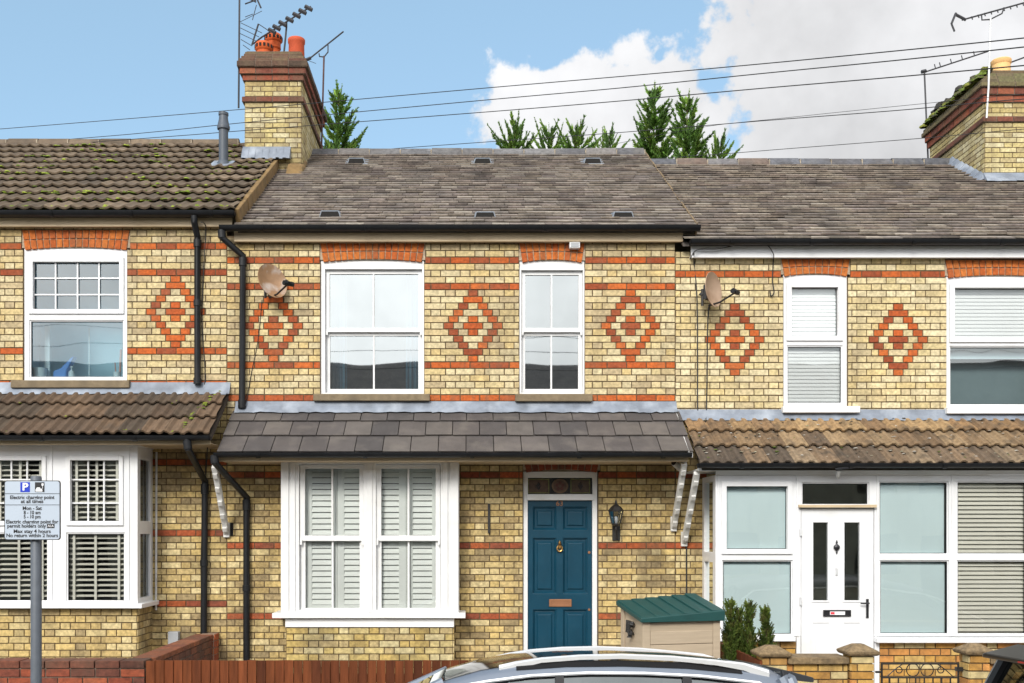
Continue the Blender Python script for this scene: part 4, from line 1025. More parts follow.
# ------------------------------------------------------------------ right bay with white door
YR = -.65
def GR(a, b, c, d): return GP(a, b, c, d, YR)
rz1 = Z(475, YR); rzs = Z(636.5, YR); rx0 = X(715.5, YR); rxE = 7.3
rl = [(GR(726.5, 787, 486.5, 549), .055), (GR(723.5, 791.5, 561.5, 634), 0), (GR(803, 868, 483.5, 504), 0),
      (GR(880.5, 947.5, 482.5, 553.5), 0), (GR(881, 948, 561.5, 633.5), 0), (GR(958.5, 1026, 482.5, 553.5), 0), (GR(958.5, 1026, 561.5, 633.5), 0),
      (GR(1036, 1104, 482.5, 553.5), 0), (GR(1036, 1104, 561.5, 633.5), 0)]
hs = [(g[0] - .014, g[1] + .014, g[2] - .014, g[3] + .014) for g, c in rl]
doorhole = (X(801, YR), X(874.5, YR), .5, Z(508, YR))
mb = MB(); mb.panel(rx0, rxE, rzs, rz1, hs + [doorhole], YR, YR + .07)
mb.box(X(796.5, YR), X(800.8, YR), YR, YR + .07, .5, rzs - .001); mb.box(X(874.8, YR), X(879.5, YR), YR, YR + .07, .5, rzs - .001)
for px in (718.5, 797.5, 877.5, 952.5): mb.box(X(px, YR) - .012, X(px, YR) + .012, YR - .012, YR + .002, rzs + .002, rz1 - .002)
mb.box(rx0, rxE, YR - .03, YR + .0, rz1 + .001, rz1 + .06)
rb = mb.build('bay_window', M['upvc'], hr, bevel=.004)
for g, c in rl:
    b = MB(); e = .014; b.ring(g[0] - e, g[1] + e, g[2] - e, g[3] + e, e, YR + .016, YR + .05)
    if c: b.ring(g[0] - c, g[1] + c, g[2] - c, g[3] + c, c - .002, YR - .022, YR + .002)
    b.build('casement' if c else 'bead', M['upvc'], rb, bevel=.003)
    pane(rb, g, YR + .035, 'glass')
    b = MB(); b.ring(g[0] - .001, g[1] + .001, g[2] - .001, g[3] + .001, .008, YR + .027, YR + .033); b.build('gasket_shadow_line', M['black_plastic'], rb)  # gasket ring doubling as a painted shadow line
mb = MB()
for g, c in rl[3:5]: mb.box(g[1] - .012, g[1] + .005, YR + .04, YR + .046, g[2], g[3])
mb.build('spacer_shadow_strip', M['black_plastic'], rb)
for i in (0, 1, 3, 4):
    g = rl[i][0]; flat_blind(rb, (g[0] - .04, g[1] + .04 if i < 3 else g[1] - .004, g[2] - .03, g[3] + .03), YR + .075, 'blind_cyan')
for i in (5, 6, 7, 8):
    g = rl[i][0]; venetian(rb, (g[0] - .03, g[1] + .03, g[2] - .03, g[3] + .03), YR + .075, .0475, .048, 50, 'blind_cream')
room(rb, rx0 + .1, rxE - .1, .5, rz1, YR + .25, 2.0, 'room_pale', 0)
mb = MB(); mb.box(X(799, YR - .04), X(876.5, YR - .04), YR - .05, YR - .001, Z(507.5, YR), Z(504.8, YR)); mb.build('door_drip_bar', M['cream'], rb)
# side of the bay
mb = MB(); ga = (YR + .13, -.1, Z(552, -.35), Z(482, -.35)); gb = (YR + .13, -.1, Z(632, -.35), Z(562, -.35))
fLf = lambda x: (lambda u, yy, z: (x + yy, u, z))
mb.panel(YR + .0705, -.004, rzs - .02, rz1, [ga, gb], 0, .06, f=fLf(rx0)); mb.build('bay_return', M['upvc'], rb, bevel=.004)
for g in (ga, gb): pane(rb, g, .03, 'glass_dark', fLf(rx0))
mb = MB(); ys = YR - .09
mb.box(rx0 - .05, X(796, ys), ys, -.003, Z(641.5, ys), Z(637, ys)); mb.box(X(877.5, ys), rxE, ys, -.003, Z(643, ys), Z(638, ys)); mb.build('bay_sill', M['upvc'], rb, bevel=.006)
mb = MB(); zs = Z(642, YR)
for a, b in ((rx0 + .02, X(796.5, YR)), (X(879.5, YR), rxE)):
    mb.box(a, b, YR + .02, 0, .1, zs, MORT); bricks(mb, FRONT(YR + .018), a, b, .4, zs, .0755, zs - .035, pal=SIDE)
bricks(mb, LEFT(rx0 + .02), YR + .015, 0, .4, zs, .0755, zs - .035, pal=LOW)
mb.build('bay_brickwork', M['stock'], hr)
# white door
xd0, xd1, zdt, zdb = X(801.6, YR), X(874, YR), Z(508.7, YR), .62
g1, g2 = GR(813.3, 828, 522.5, 600.5), GR(844.5, 859.7, 522.5, 600.5)
mb = MB(); mb.panel(xd0, xd1, zdb, zdt, [g1, g2], YR + .01, YR + .055)
for g in (g1, g2): mb.ring(g[0] - .018, g[1] + .018, g[2] - .018, g[3] + .018, .018, YR + .0, YR + .0095)
for a, b in ((811, 831), (842, 862)):
    p = GR(a, b, 621, 668); mb.ring(p[0], p[1], p[2], p[3], .022, YR + .001, YR + .0095); mb.box(p[0] + .05, p[1] - .05, YR + .003, YR + .0095, p[2] + .05, p[3] - .05)
wd = mb.build('front_door', M['upvc'], hr, bevel=.004); wd['label'] = 'white front door with two tall narrow panes'
for g in (g1, g2): pane(wd, g, YR + .03, 'glass_dark')
mb = MB(); hx, hz = X(867.5, YR), Z(603, YR); mb.box(hx - .013, hx + .013, YR - .003, YR + .009, Z(618, YR), Z(599, YR)); mb.tube([(hx, YR - .003, hz), (hx, YR - .045, hz), (hx - .09, YR - .045, hz)], .009, 8); mb.build('door_handle', M['steel_dark'], wd)
mb = MB(); a, b, c, d = X(823.3, YR), X(851, YR), Z(616.5, YR), Z(610, YR); mb.panel(a, b, c, d, [(a + .016, b - .016, c + .014, d - .014)], YR - .006, YR + .009); mb.box(a + .014, b - .014, YR + .001, YR + .005, c + .012, d - .012); lbx = mb.build('letter_box', M['steel_dark'], wd, bevel=.003)
mb = MB(); mb.box(X(830, YR), X(845, YR), YR - .002, YR + .0005, c + .018, d - .016); lab = mb.build('sticker', M['white'], wd)
mb = MB(); mb.box(X(830.6, YR), X(834.5, YR), YR - .004, YR - .0022, c + .024, d - .022); mb.build('sticker_print', M['red_sticker'], wd)
mb = MB(); kx, kz = X(836.7, YR), Z(547, YR); mb.lathe([(.004, .075), (.012, .05), (.006, .035), (.032, .012), (.036, -.01), (.022, -.03), (.006, -.045), (.012, -.055), (.004, -.075)], 12, kx, YR - .01); mb.v = [(v[0], YR - .004 + (v[1] - YR + .01) * .5, v[2] + kz) for v in mb.v]; mb.build('door_knocker', M['steel_dark'], wd, smooth=True)
mb = MB(); mb.box(kx - .012, kx + .012, YR - .004, YR + .009, Z(575, YR), Z(568, YR)); mb.build('spyhole_plate', M['chrome'], wd)
mb = MB(); 
for py in (532, 601): mb.tube([(X(800.6, YR), YR - .012, Z(py + 4, YR)), (X(800.6, YR), YR - .012, Z(py - 4, YR))], .012, 8)
mb.build('hinge', M['chrome'], wd)
mb = MB(); mb.box(X(797, YR), X(879, YR), YR - .35, YR + .2, .45, .6); mb.build('door_step', M['stone'], hr, bevel=.01)

# ------------------------------------------------------------------ rainwater pipes
def downpipe(house, pts, r=.038, socks=(), name='downpipe'):
    mb = MB(); mb.tube(pts, r, 12)
    for p, q in socks: mb.tube([p, q], r * 1.22, 12)
    return mb.build(name, M['black_plastic'], house, smooth=True)
def P(px, py, y): return (X(px, y), y, Z(py, y))
gy = EY - .05
x_ = X(197.5, -.06)
downpipe(hl, [(x_, gy, Z(216, gy)), (x_, gy, Z(222, gy)), (x_, -.06, Z(237, -.06)), (x_, -.06, Z(383, -.06))], socks=[((x_, -.06, Z(240, -.06)), (x_, -.06, Z(247, -.06))), ((x_, -.06, Z(300, -.06)), (x_, -.06, Z(306, -.06))), ((x_, -.06, Z(378, -.06)), (x_, -.06, Z(384, -.06)))])
downpipe(hm, [P(221.5, 230, gy), P(222.5, 238, gy), P(243, 256, -.06), P(242, 408, -.06)], socks=[(P(242.8, 258, -.06), P(242.8, 266, -.06)), (P(221.8, 231, gy), P(222.2, 238, gy)), (P(242.1, 400, -.06), P(242, 408, -.06))])
gy2 = -PL - .03
downpipe(hl, [P(187, 439, gy2), P(188, 449, gy2), P(205, 481, -.06), P(203.5, 662, -.06)], socks=[(P(187.2, 441, gy2), P(188, 449, gy2)), (P(204.8, 484, -.06), P(204.8, 494, -.06)), (P(204, 560, -.06), P(204, 566, -.06))])
gy3 = -PM - .03
downpipe(hm, [P(214, 455, gy3), P(215, 463, gy3), P(246.5, 497, -.06), P(246.5, 672, -.06)], socks=[(P(214.2, 456, gy3), P(215, 463, gy3)), (P(246.5, 500, -.06), P(246.5, 510, -.06)), (P(246.5, 585, -.06), P(246.5, 591, -.06))])
# small fittings on the walls
mb = MB(); mb.tube([P(156.5, 452, -.02), P(156, 610, -.02)], .012, 8); mb.build('conduit', M['old_white'], hl)
mb = MB(); mb.box(X(170), X(180.3), -.09, -.003, Z(646), Z(631)); mb.build('meter_box', M['meter_grey'], hl, bevel=.006)
mb = MB(); mb.box(X(229), X(233.5), -.012, -.004, Z(536), Z(523)); mb.build('air_brick', M['opening_black'], hm)
mb = MB(); mb.box(X(487.8), X(490.2), -.03, -.003, Z(533), Z(503.5)); mb.build('wall_tie', M['iron'], hm)
# ------------------------------------------------------------------ things fixed to the houses
# cables
def cable(pts, label, r=.006, cat='cable', group=None, name='cable', sub=True):
    q = [Vector(p) for p in pts]
    if sub and len(q) > 2:
        out = []
        for i in range(len(q) - 1):
            p0, p1, p2, p3 = q[max(i - 1, 0)], q[i], q[i + 1], q[min(i + 2, len(q) - 1)]
            for t in (0, .2, .4, .6, .8):
                out.append(.5 * ((2 * p1) + (p2 - p0) * t + (2 * p0 - 5 * p1 + 4 * p2 - p3) * t * t + (3 * p1 - p0 - 3 * p2 + p3) * t ** 3))
        q = out + [q[-1]]
    mb = MB(); mb.tube(q, r, 6); return tag(mb.build(name, M['cable'], smooth=True), label, cat, group)
yc = -.014
cable([P(694, 252, -.2), P(694, 262, yc), P(697, 300, yc), P(697.5, 370, yc), P(697.5, 405, yc), P(699, 418, -.06), P(704, 436, -.35)], 'black cable down the right house wall from the gutter end to the tan tiles', .0075)
cable([P(709, 305, yc), P(707.5, 330, yc), P(707, 380, yc), P(706.5, 405, yc), P(706, 418, -.06), P(702, 445, -.4)], 'black cable hanging from the right satellite dish down to the tan porch tiles', .0075)
cable([P(773.5, 259, yc), P(772.5, 280, yc), P(774, 292, yc - .01), P(771, 296, yc - .02), P(770, 291, yc - .02)], 'short black cable with hooked end left of the narrow white-blind upper window', .0065)
cable([P(690, 259, -.25), P(697, 250, EY - .01), P(715, 249, EY - .01), P(728, 247, EY - .012), P(745, 243.5, EY - .012), P(765, 244, EY - .012), P(773, 253, EY - .01), P(773.5, 259, -.16)], 'black cable draped along the white fascia board of the right house', .006)
cable([P(686.5, 540, yc), P(686.5, 570, yc), P(686.5, 600, yc), P(686, 640, yc)], 'black cable down the lower wall behind the green-lidded store', .009)
cable([P(262, 300, yc), P(258, 340, yc), P(252, 370, yc), P(246, 403, -.03)], 'thin black cable trailing from the left satellite dish past the brick diamond', .004)
cable([P(201, 222, -.2), P(206, 228, -.09), P(204, 262, -.03), P(202, 320, -.02), P(205, 381, -.02), P(196, 394, -.1), P(175, 432, -.78)], 'thin cable beside the upper left downpipe crossing the mossy tiles', .006)
cable([P(208, 440, -.3), P(206, 470, -.03), P(204, 498, -.03), P(201, 560, -.02), P(202, 620, -.02)], 'thin cable wrapped behind the lower left downpipe', .006)
# overhead wires
def wire(pts, label, r=.0045, yref=240):
    q = []
    for px, py in pts:
        y = 2.0 - .0085 * (px - yref); q.append(P(px, py, y))
    cable(q, label, r, 'overhead wire', 'overhead wires across the sky', 'overhead_wire')
wire([(-220, 146), (0, 129), (240, 109.5), (486, 88), (640, 74.8), (760, 64), (890, 51.5), (1024, 38), (1300, 8)], 'topmost overhead wire, crossing the whole sky above the left chimney shoulder')
wire([(-220, 160), (85, 138), (245, 122.5), (486, 100), (620, 88), (760, 73.7), (890, 61), (1024, 47), (1300, 18)], 'second overhead wire from the top, just below the highest one')
wire([(-220, 165), (142, 138.5), (245, 130.5), (486, 112), (620, 101), (760, 88.5), (890, 77.5), (1024, 65.5), (1300, 41)], 'third overhead wire from the top, passing midway up the left chimney')
wire([(240, 162), (370, 150.5), (486, 142), (620, 132.5), (760, 121), (890, 111), (945, 106), (1024, 99), (1300, 78)], 'overhead wire skimming just above the middle ridge tiles', .0045, 560)
wire([(600, 147), (700, 127.5), (784, 118), (870, 109), (940, 102), (1024, 94), (1300, 70)], 'faint thin overhead wire at right just above the wire over the middle ridge', .0028, 700)
wire([(560, 168), (660, 158.5), (727, 153.6), (784, 149), (925, 138), (1024, 129), (1300, 106)], 'lowest overhead wire, close above the right house ridge', .0045, 900)
# satellite dishes
def dish(name, loc, rz, label, mt, tilt=8, w=.20, h=.19):
    t = empty(name, loc, label, 'satellite dish', 'satellite dishes on the brick fronts', local=True, rz=rz)
    mb = MB(); n, m = 28, 7
    def pt(i, k, off=0):
        r = i / m; a = 2 * math.pi * k / n; x, z = w * r * math.cos(a), h * r * math.sin(a); dz = R(tilt)
        y = -.055 * r * r + off
        return (x, y * math.cos(dz) + z * math.sin(dz), z * math.cos(dz) - y * math.sin(dz))
    for off in (0, .008):
        o = len(mb.v)
        for i in range(m + 1):
            for k in range(n): mb.v.append(pt(i + (1e-3 if i == 0 else 0), k, off))
        for i in range(m):
            for k in range(n): mb.f.append([o + i * n + k, o + i * n + (k + 1) % n, o + (i + 1) * n + (k + 1) % n, o + (i + 1) * n + k]); mb.c.append((1, 1, 1))
    e = (m) * n; o2 = (m + 1) * n
    for k in range(n): mb.f.append([e + k, e + (k + 1) % n, o2 + e + (k + 1) % n, o2 + e + k]); mb.c.append((1, 1, 1))
    mb.build('dish', M[mt], t, smooth=True)
    a = MB(); a.tube([(0, .01, -.17), (.01, -.12, -.15), (.02, -.30, -.07)], .011, 8); a.build('arm', M['iron'], t)
    l = MB(); l.tube([(-.03, -.30, -.055), (.10, -.30, -.055)], .027, 10); l.tube([(.02, -.275, -.03), (.02, -.33, -.065)], .024, 10); l.build('receiver', M['black_plastic'], t, smooth=True)
    b = MB(); b.tube([(0, .015, -.02), (0, .09, -.04), (0, .12, -.02)], .018, 8); b.box(-.05, .05, .01, .05, -.1, .06); b.tube([(0, .09, -.16), (0, .09, .03)], .016, 8); b.build('mount', M['iron'], t)
    return t
dish('satellite_dish', (X(270, -.16), -.16, Z(282.5, -.16)), R(46), 'round satellite dish facing the street, left of the wide sash window', 'dish', 14, .195, .205)
dish('satellite_dish', (X(709.5, -.2), -.2, Z(290.5, -.2)), R(48), 'brown-stained satellite dish seen nearly edge-on beside the right brick diamond', 'dish_dark', 4, .18, .20)
# wall lantern
t = empty('wall_lantern', (X(616), 0, Z(531)), 'black carriage lantern on the wall right of the blue door', 'lamp')
lx, ly = X(616, -.13), -.13
mb = MB(); mb.prism_y([(X(616) + .045 * a, Z(531) + b) for a, b in ((-1, -.11), (1, -.11), (1, .08), (.5, .12), (-.5, .12), (-1, .08))], -.03, -.003); mb.tube([(X(616), -.03, Z(536)), (X(616), -.08, Z(538)), (lx, ly, Z(529, ly)), (lx, ly, Z(523, ly))], .013, 8); mb.build('back_plate', M['iron'], t, bevel=.004)
def hexring(mb, prof, n=6):
    mb.lathe(prof, n, lx, ly)
za, zb = Z(523.5, ly), Z(511.5, ly)
mb = MB(); hexring(mb, [(.03, za - .03), (.05, za - .01), (.05, za)]); hexring(mb, [(.088, zb), (.09, zb + .012), (.06, zb + .05), (.028, zb + .075), (.012, zb + .085), (.014, zb + .1), (.004, zb + .14)])
for k in range(6):
    a = 2 * math.pi * k / 6; mb.tube([(lx + .048 * math.cos(a), ly + .048 * math.sin(a), za), (lx + .08 * math.cos(a), ly + .08 * math.sin(a), zb)], .006, 5)
mb.build('lantern_frame', M['iron'], t)
mb = MB()
for k in range(6):
    a, b = 2 * math.pi * k / 6, 2 * math.pi * (k + 1) / 6; mb.add([(lx + .045 * math.cos(a), ly + .045 * math.sin(a), za), (lx + .045 * math.cos(b), ly + .045 * math.sin(b), za), (lx + .077 * math.cos(b), ly + .077 * math.sin(b), zb), (lx + .077 * math.cos(a), ly + .077 * math.sin(a), zb)], [(0, 1, 2, 3)])
mb.build('lantern_glass', M['glass'], t)
mb = MB(); mb.lathe([(.01, za), (.02, za + .02), (.024, za + .05), (.012, za + .08)], 10, lx, ly); mb.build('bulb', M['meter_grey'], t, smooth=True)
# security light, cameras, flood light
t = empty('security_light', (X(574), -.1, Z(247)), 'small white security box on the arch above the narrow sash window', 'security light')
mb = MB(); mb.box(X(568.8), X(579.3), -.09, -.012, Z(250), Z(243.5)); mb.build('housing', M['white_board'], t, bevel=.008)
mb = MB(); mb.box(X(570), X(578), -.095, -.0895, Z(249), Z(245)); mb.build('sensor_lens', M['meter_grey'], t)
t = empty('security_camera', (X(678, -.35), -.35, Z(466, -.35)), 'small white camera under the slate porch roof beside the brackets', 'security camera')
mb = MB(); mb.tube([P(674, 463, -.42), P(681, 469, -.34)], .035, 12); mb.tube([P(680, 466, -.35), P(681, 459, -.35)], .015, 8); mb.build('housing', M['old_white'], t, smooth=True)
mb = MB(); mb.tube([P(673.4, 462.5, -.43), P(674, 463, -.42)], .027, 12); mb.build('lens', M['black_plastic'], t)
t = empty('flood_light', (X(843, -.9), -.9, Z(471, -.9)), 'black floodlight under the right house gutter above the white door', 'light')
mb = MB(); yq = -.92; mb.hexa([P(836, 471, yq), P(849, 469, yq), P(849, 468, yq + .1), P(836, 470, yq + .1), P(835, 468, yq), P(850, 466.3, yq), P(850, 465.5, yq + .1), P(835, 467, yq + .1)]); mb.build('housing', M['black_plastic'], t, bevel=.008)
mb = MB(); mb.tube([P(840, 470, yq + .05), P(838, 474, yq + .12), P(838, 477, YR - .02)], .02, 8); mb.build('sensor', M['white_board'], t)

# ------------------------------------------------------------------ aerials
def aerial(label, mast, boom, elems, mast_m='alu', extra=None, r=.014):
    t = empty('tv_aerial', mast[0], label, 'aerial', 'television aerials on the chimneys')
    mb = MB(); mb.tube(mast, r * .95, 8); mb.build('mast', M[mast_m], t)
    if boom:
        mb = MB(); mb.tube(boom, r * .8, 6); mb.build('boom', M['alu'], t)
    if elems:
        mb = MB()
        for a, b, rr in elems: mb.tube([a, b], rr, 5)
        mb.build('aerial_elements', M['alu'], t)
    if extra:
        mb = MB(); mb.tube(extra, .010, 6); mb.build('cradle', M['alu'], t)
    return t
# 1: tall mast on the left side of the left chimney, ladder of rods reaching right
ya = 2.6
def Q(px, py, y=ya): return P(px, py, y)
el = [(Q(241, 23), Q(262, 33), .005), (Q(240.5, 28), Q(259, 37), .005), (Q(240, 33.5), Q(256, 41), .005), (Q(241, 39.5), Q(252, 46), .005), (Q(243, 45), Q(250, 50), .005),
      (Q(258.5, 24), Q(252, 45), .013), (Q(258.5, 24), Q(272, 33), .006), (Q(245, 17), Q(253, 14), .005), (Q(240, 22), Q(262, 11), .004), (Q(245, 4), Q(256, 0), .010), (Q(254, -8), Q(261, 8), .012), (Q(256.5, 5), Q(252.5, 20), .006)]
aerial('tall leaning mast at the left edge of the left chimney, with ladder-like rods', [Q(238.6, 108), Q(239, 60), Q(239.6, -20)], [Q(239.6, -6), Q(256, 2)], el, 'alu')
# 2: yagi with chunky elements above the pots
el = []
for px, py in ((272, 31), (276.5, 27.5), (282.5, 23.5), (289.5, 19.5), (296.5, 15.2), (302.5, 11.5), (308.5, 8)):
    el.append((Q(px - 3.5, py - 1.6, 2.7), Q(px + 3.5, py + 2.2, 2.7), .03))
aerial('yagi aerial with chunky elements rising right above the orange chimney pots', [Q(284, 52, 2.75), Q(285.5, 38, 2.75), Q(286.5, 27, 2.75), Q(286.5, 22, 2.7)], [Q(253, 44, 2.7), Q(262, 37, 2.7), Q(311, 6.5, 2.7)], el)
# 3: rusty pole with long plain boom
aerial('long boom aerial on a rusty pole at the right shoulder of the left chimney', [Q(321.5, 150, 3.6), Q(324, 56, 3.6)], [Q(306.5, 61, 3.6), Q(343.5, 31.5, 3.6)], [(Q(306, 60, 3.6), Q(311, 58, 3.6), .025), (Q(308, 60.5, 3.6), Q(316, 63.5, 3.6), .004)], 'rust_pole', [Q(319, 53.5, 3.6), Q(319.5, 56.5, 3.6), Q(324, 57, 3.6), Q(328, 52, 3.6), Q(328, 45, 3.6)])
# right chimney
el = [(Q(951.5, 24, 2.2), Q(956, 13, 2.2), .016), (Q(955.5, 14.5, 2.2), Q(966, 20, 2.2), .02), (Q(951.5, 24, 2.2), Q(954.5, 31.5, 2.2), .013)]
for i in range(9):
    px = 972 + i * 6.4; py = 18 - i * 1.72; el.append((Q(px - .6, py - 1.6, 2.2), Q(px + .6, py + 1.6, 2.2), .008))
aerial('yagi aerial with forked reflector on a pale mast at the right chimney corner', [Q(986.6, 118, 2.2), Q(988.5, 88, 2.2), Q(990.5, 18, 2.2)], [Q(962, 20, 2.2), Q(1045, -3, 2.2)], el, 'pale_pole', [Q(981.5, 15, 2.2), Q(982, 20, 2.2), Q(990, 19.5, 2.2), Q(1002, 13.5, 2.2), Q(1004, 7.5, 2.2)])
el = [(Q(921.5, 72, 4.1), Q(926, 71, 4.1), .03)]
for px, py in ((935, 66.8), (940, 65), (951, 61.5), (962, 58), (974, 54)): el.append((Q(px - .6, py - 2.6, 4.1), Q(px + .6, py + 2.2, 4.1), .008))
aerial('plain aerial on a dark pole at the rear corner of the right chimney', [Q(928, 158, 4.1), Q(926, 110, 4.1), Q(924.3, 70, 4.1)], [Q(922, 73, 4.1), Q(989, 51, 4.1)], el)
aerial('aerial boom poking out behind the buff pot of the right chimney', [Q(1040, 75, 3), Q(1040, 48, 3)], [Q(1009, 63, 3), Q(1050, 48, 3)], [])

# ------------------------------------------------------------------ conifers behind the roofs
def conifer(h, name, leafc, cs, spec):
    """spec: list of (depth below the tip from, to, sprays, reach, up from, up to); sprays are feathers of narrow leaflets with gaps between them"""
    t = empty(name, (0, 0, 0), local=True)
    mb = MB(); mb.tube([(0, 0, 0), (0, 0, h * .5), (0, 0, h * .97)], [h * .014 + .01, h * .009 + .006, .004], 7); mb.build('trunk', M['bark'], t)
    fo = MB(); br = MB()
    def feather(root, d, ln, col0, wid):
        sd = d.cross(Vector((0, 0, 1)))
        if sd.length < .05: sd = Vector((1, 0, 0))
        sd.normalize(); n2 = sd.cross(d); n = max(8, int(ln / (cs * .10)))
        br.tube([root, root + d * ln * .5 + Vector((0, 0, .06 * ln)), root + d * ln * .92 + Vector((0, 0, .2 * ln))], [cs * .07, cs * .045, cs * .015], 4)
        for q in range(n):
            s = q / n; c = root + d * (ln * s) + Vector((0, 0, .22 * ln * s * s))
            w = wid * (1.1 - .8 * s) * (1 if s > .15 else .5) * random.uniform(.6, 1.25)
            for _ in range(6):
                b_ = random.choice((-1, 1)) * random.uniform(.25, 1); v = (d * random.uniform(.7, 1.3) + sd * b_ + n2 * random.uniform(-.7, .7) + Vector((0, 0, .35))).normalized(); l2 = w * random.uniform(.6, 1.2)
                s2 = v.cross(Vector((random.uniform(-1, 1), random.uniform(-1, 1), random.uniform(-1, 1)))).normalized() * (l2 * .16)
                k = random.uniform(.65, 1.4)
                fo.add([c - s2 * .3, c + v * l2 * .45 - s2, c + v * l2, c + v * l2 * .45 + s2], [(0, 1, 2, 3)], tuple(x * k for x in col0))
    i = 0
    for d0, d1, n, reach, u0, u1 in spec:
        for q in range(n):
            dep = d0 + (d1 - d0) * (q + random.random()) / n; i += 1
            a = i * 2.399 + random.uniform(-.5, .5); up = random.uniform(u0, u1); d = Vector((math.cos(a), math.sin(a), up)).normalized()
            ln = reach * random.uniform(.55, 1.25)
            feather(Vector((math.cos(a), math.sin(a), 0)) * random.uniform(0, .15) * reach + Vector((0, 0, h - dep - ln * d.z * .55)), d, ln, pick(leafc, .3), cs * random.uniform(.8, 1.2))
    feather(Vector((0, 0, h - cs * 3.2)), Vector((.08, .05, 1)).normalized(), cs * 3.0, pick(leafc, .2), cs * .6)
    br.build('limbs', M['bark'], t); fo.build('crown', M['leaf'], t)
    return t
GRN = [(a * 1.75, b * 1.55, c * 1.3) for a, b, c in [(.05, .115, .02), (.065, .14, .025), (.04, .09, .018), (.085, .16, .03), (.05, .11, .03)]]
yt = 15.0
tree0 = conifer(11.0, 'conifer_tree', GRN, .20, [(.15, .8, 11, .42, .7, 1.8), (.8, 1.7, 24, .75, .5, 1.4), (1.7, 3.0, 44, 1.0, .4, 1.2), (3.0, 7.5, 60, 1.5, .2, .8)])
tree1 = conifer(11.0, 'conifer_tree', GRN, .19, [(.1, .5, 8, .5, .6, 1.5), (.5, 1.2, 22, .85, .4, 1.1), (1.2, 3.0, 46, 1.15, .3, .9), (3.0, 7.5, 50, 1.5, .2, .8)])
trees = [(340, 84, 0, 1.0, 'tall conifer immediately right of the left chimney'), (514, 119, 2.0, 1.0, 'leftmost conifer tip of the low row above the middle ridge'),
         (549, 123, 1.0, .9, 'conifer tip second in the low row above the middle ridge'), (577, 121, .5, .95, 'conifer tip third in the low row above the middle ridge'),
         (611, 128, 3.1, .8, 'leaning conifer tip at the right end of the low row above the middle ridge'), (654, 82, 4.4, 1.05, 'tall conifer left of a pair above the end of the middle ridge'),
         (687, 90, 5.3, 1.05, 'tall conifer right of a pair above the start of the right ridge'), (722, 134, 2.6, .85, 'short conifer tip low beside the tall pair, over the right ridge')]
for i, (px, py, rz, sc, lab) in enumerate(trees):
    o = tree0 if i == 0 else tree1 if i == 1 else copy_tree(tree0 if sc >= 1 and i in (5, 6) else tree1)
    y = yt + (i % 3) * 1.2; z = Z(py, y)
    o.rotation_euler = (random.uniform(-.02, .02), random.uniform(-.02, .02), rz)
    if px in (611, 722): o.rotation_euler = (0, .14, 0)
    if sc < 1 or i == 1: sc *= .8
    o.location = Vector((X(px, y), y, z)) - o.rotation_euler.to_matrix() @ Vector((0, 0, 11.05)); o.scale = (sc, sc, 1)
    tag(o, lab, 'tree', 'conifers behind the houses')
sh0 = conifer(1.15, 'cypress_shrub', [(a * 1.5, b * 1.4, c * 1.3) for a, b, c in [(.05, .085, .015), (.065, .10, .018), (.035, .06, .012), (.085, .12, .025), (.06, .07, .02)]], .038, [(.03, .3, 36, .085, 1.4, 3.2), (.3, .7, 70, .13, 1.2, 3.0), (.7, 1.1, 60, .16, 1.0, 2.4)])
for i, (px, py, lab) in enumerate(((728.5, 596, 'slim green cypress shrub touching the storage box, leftmost of four'), (740, 604, 'lower slim cypress shrub second from the storage box'), (748.5, 598, 'tall slim cypress shrub third from the storage box'), (763.5, 603, 'slim cypress shrub nearest the capped brick pier'))):
    o = sh0 if i == 0 else copy_tree(sh0)
    y = -1.75 + .12 * (i % 2); o.location = (X(px, y), y, Z(py, y) - 1.17); o.rotation_euler = (0, random.uniform(-.03, .03), i * 1.9); o.scale = (1.35, 1.35, 1)
    tag(o, lab, 'shrub', 'cypress shrubs by the white door')
mb = MB(); mb.box(X(722, -1.7), X(790, -1.7), -1.95, -1.4, .44, .68); struct(mb.build('flower_bed', M['earth']))

# ------------------------------------------------------------------ front boundary walls, fence, gate, store
YF = -2.6
zw = Z(661, YF)
t = empty('garden_wall', (-5, YF, .12), 'low dark red brick wall in front of the left bay', 'garden wall')
mb = MB(); xw1 = X(145, YF); mb.box(-9, xw1 - .01, YF + .01, YF + .215, .1, zw - .065, (.16, .13, .1))
bricks(mb, FRONT(YF + .008), -9, xw1, .12, zw - .068, .0775, zw - .068 - .039, pal=DRED + [(.16, .045, .025), (.12, .04, .025)], stretcher=True); mb.build('brickwork', M['brick_low'], t)
mb = MB(); x = -9.0
while x < xw1 - .02:
    mb.box(x, min(x + .215, xw1), YF - .004, YF + .225, zw - .066, zw + random.uniform(-.003, .004), pick([(.12, .042, .025), (.09, .035, .022), (.15, .05, .028)], .15)); x += .225
mb.build('coping', M['brick_low'], t, bevel=.006)
t = empty('garden_wall', (X(217), -1.3, .45), 'red brick wall running back to the house between the two front gardens', 'garden wall')
xw = X(217.5, 0) - .0; zt = Z(633, -.06)
mb = MB(); mb.box(xw - .2, xw - .012, YF + .24, -.05, .3, zt - .05, (.16, .13, .1))
bricks(mb, RIGHT(xw - .012), YF + .24, -.22, .4, zt - .052, .0775, zt - .09, pal=[(.13, .045, .025), (.10, .038, .024), (.16, .055, .028)], stretcher=True)
mb.build('brickwork', M['brick_low'], t)
mb = MB(); y = YF + .24
while y < -.24: mb.box(xw - .215, xw + .004, y, y + .215, zt - .05, zt + random.uniform(-.002, .002), pick([(.19, .06, .026), (.15, .048, .024), (.22, .072, .03)], .12)); y += .225
mb.build('coping', M['brick_low'], t, bevel=.006)
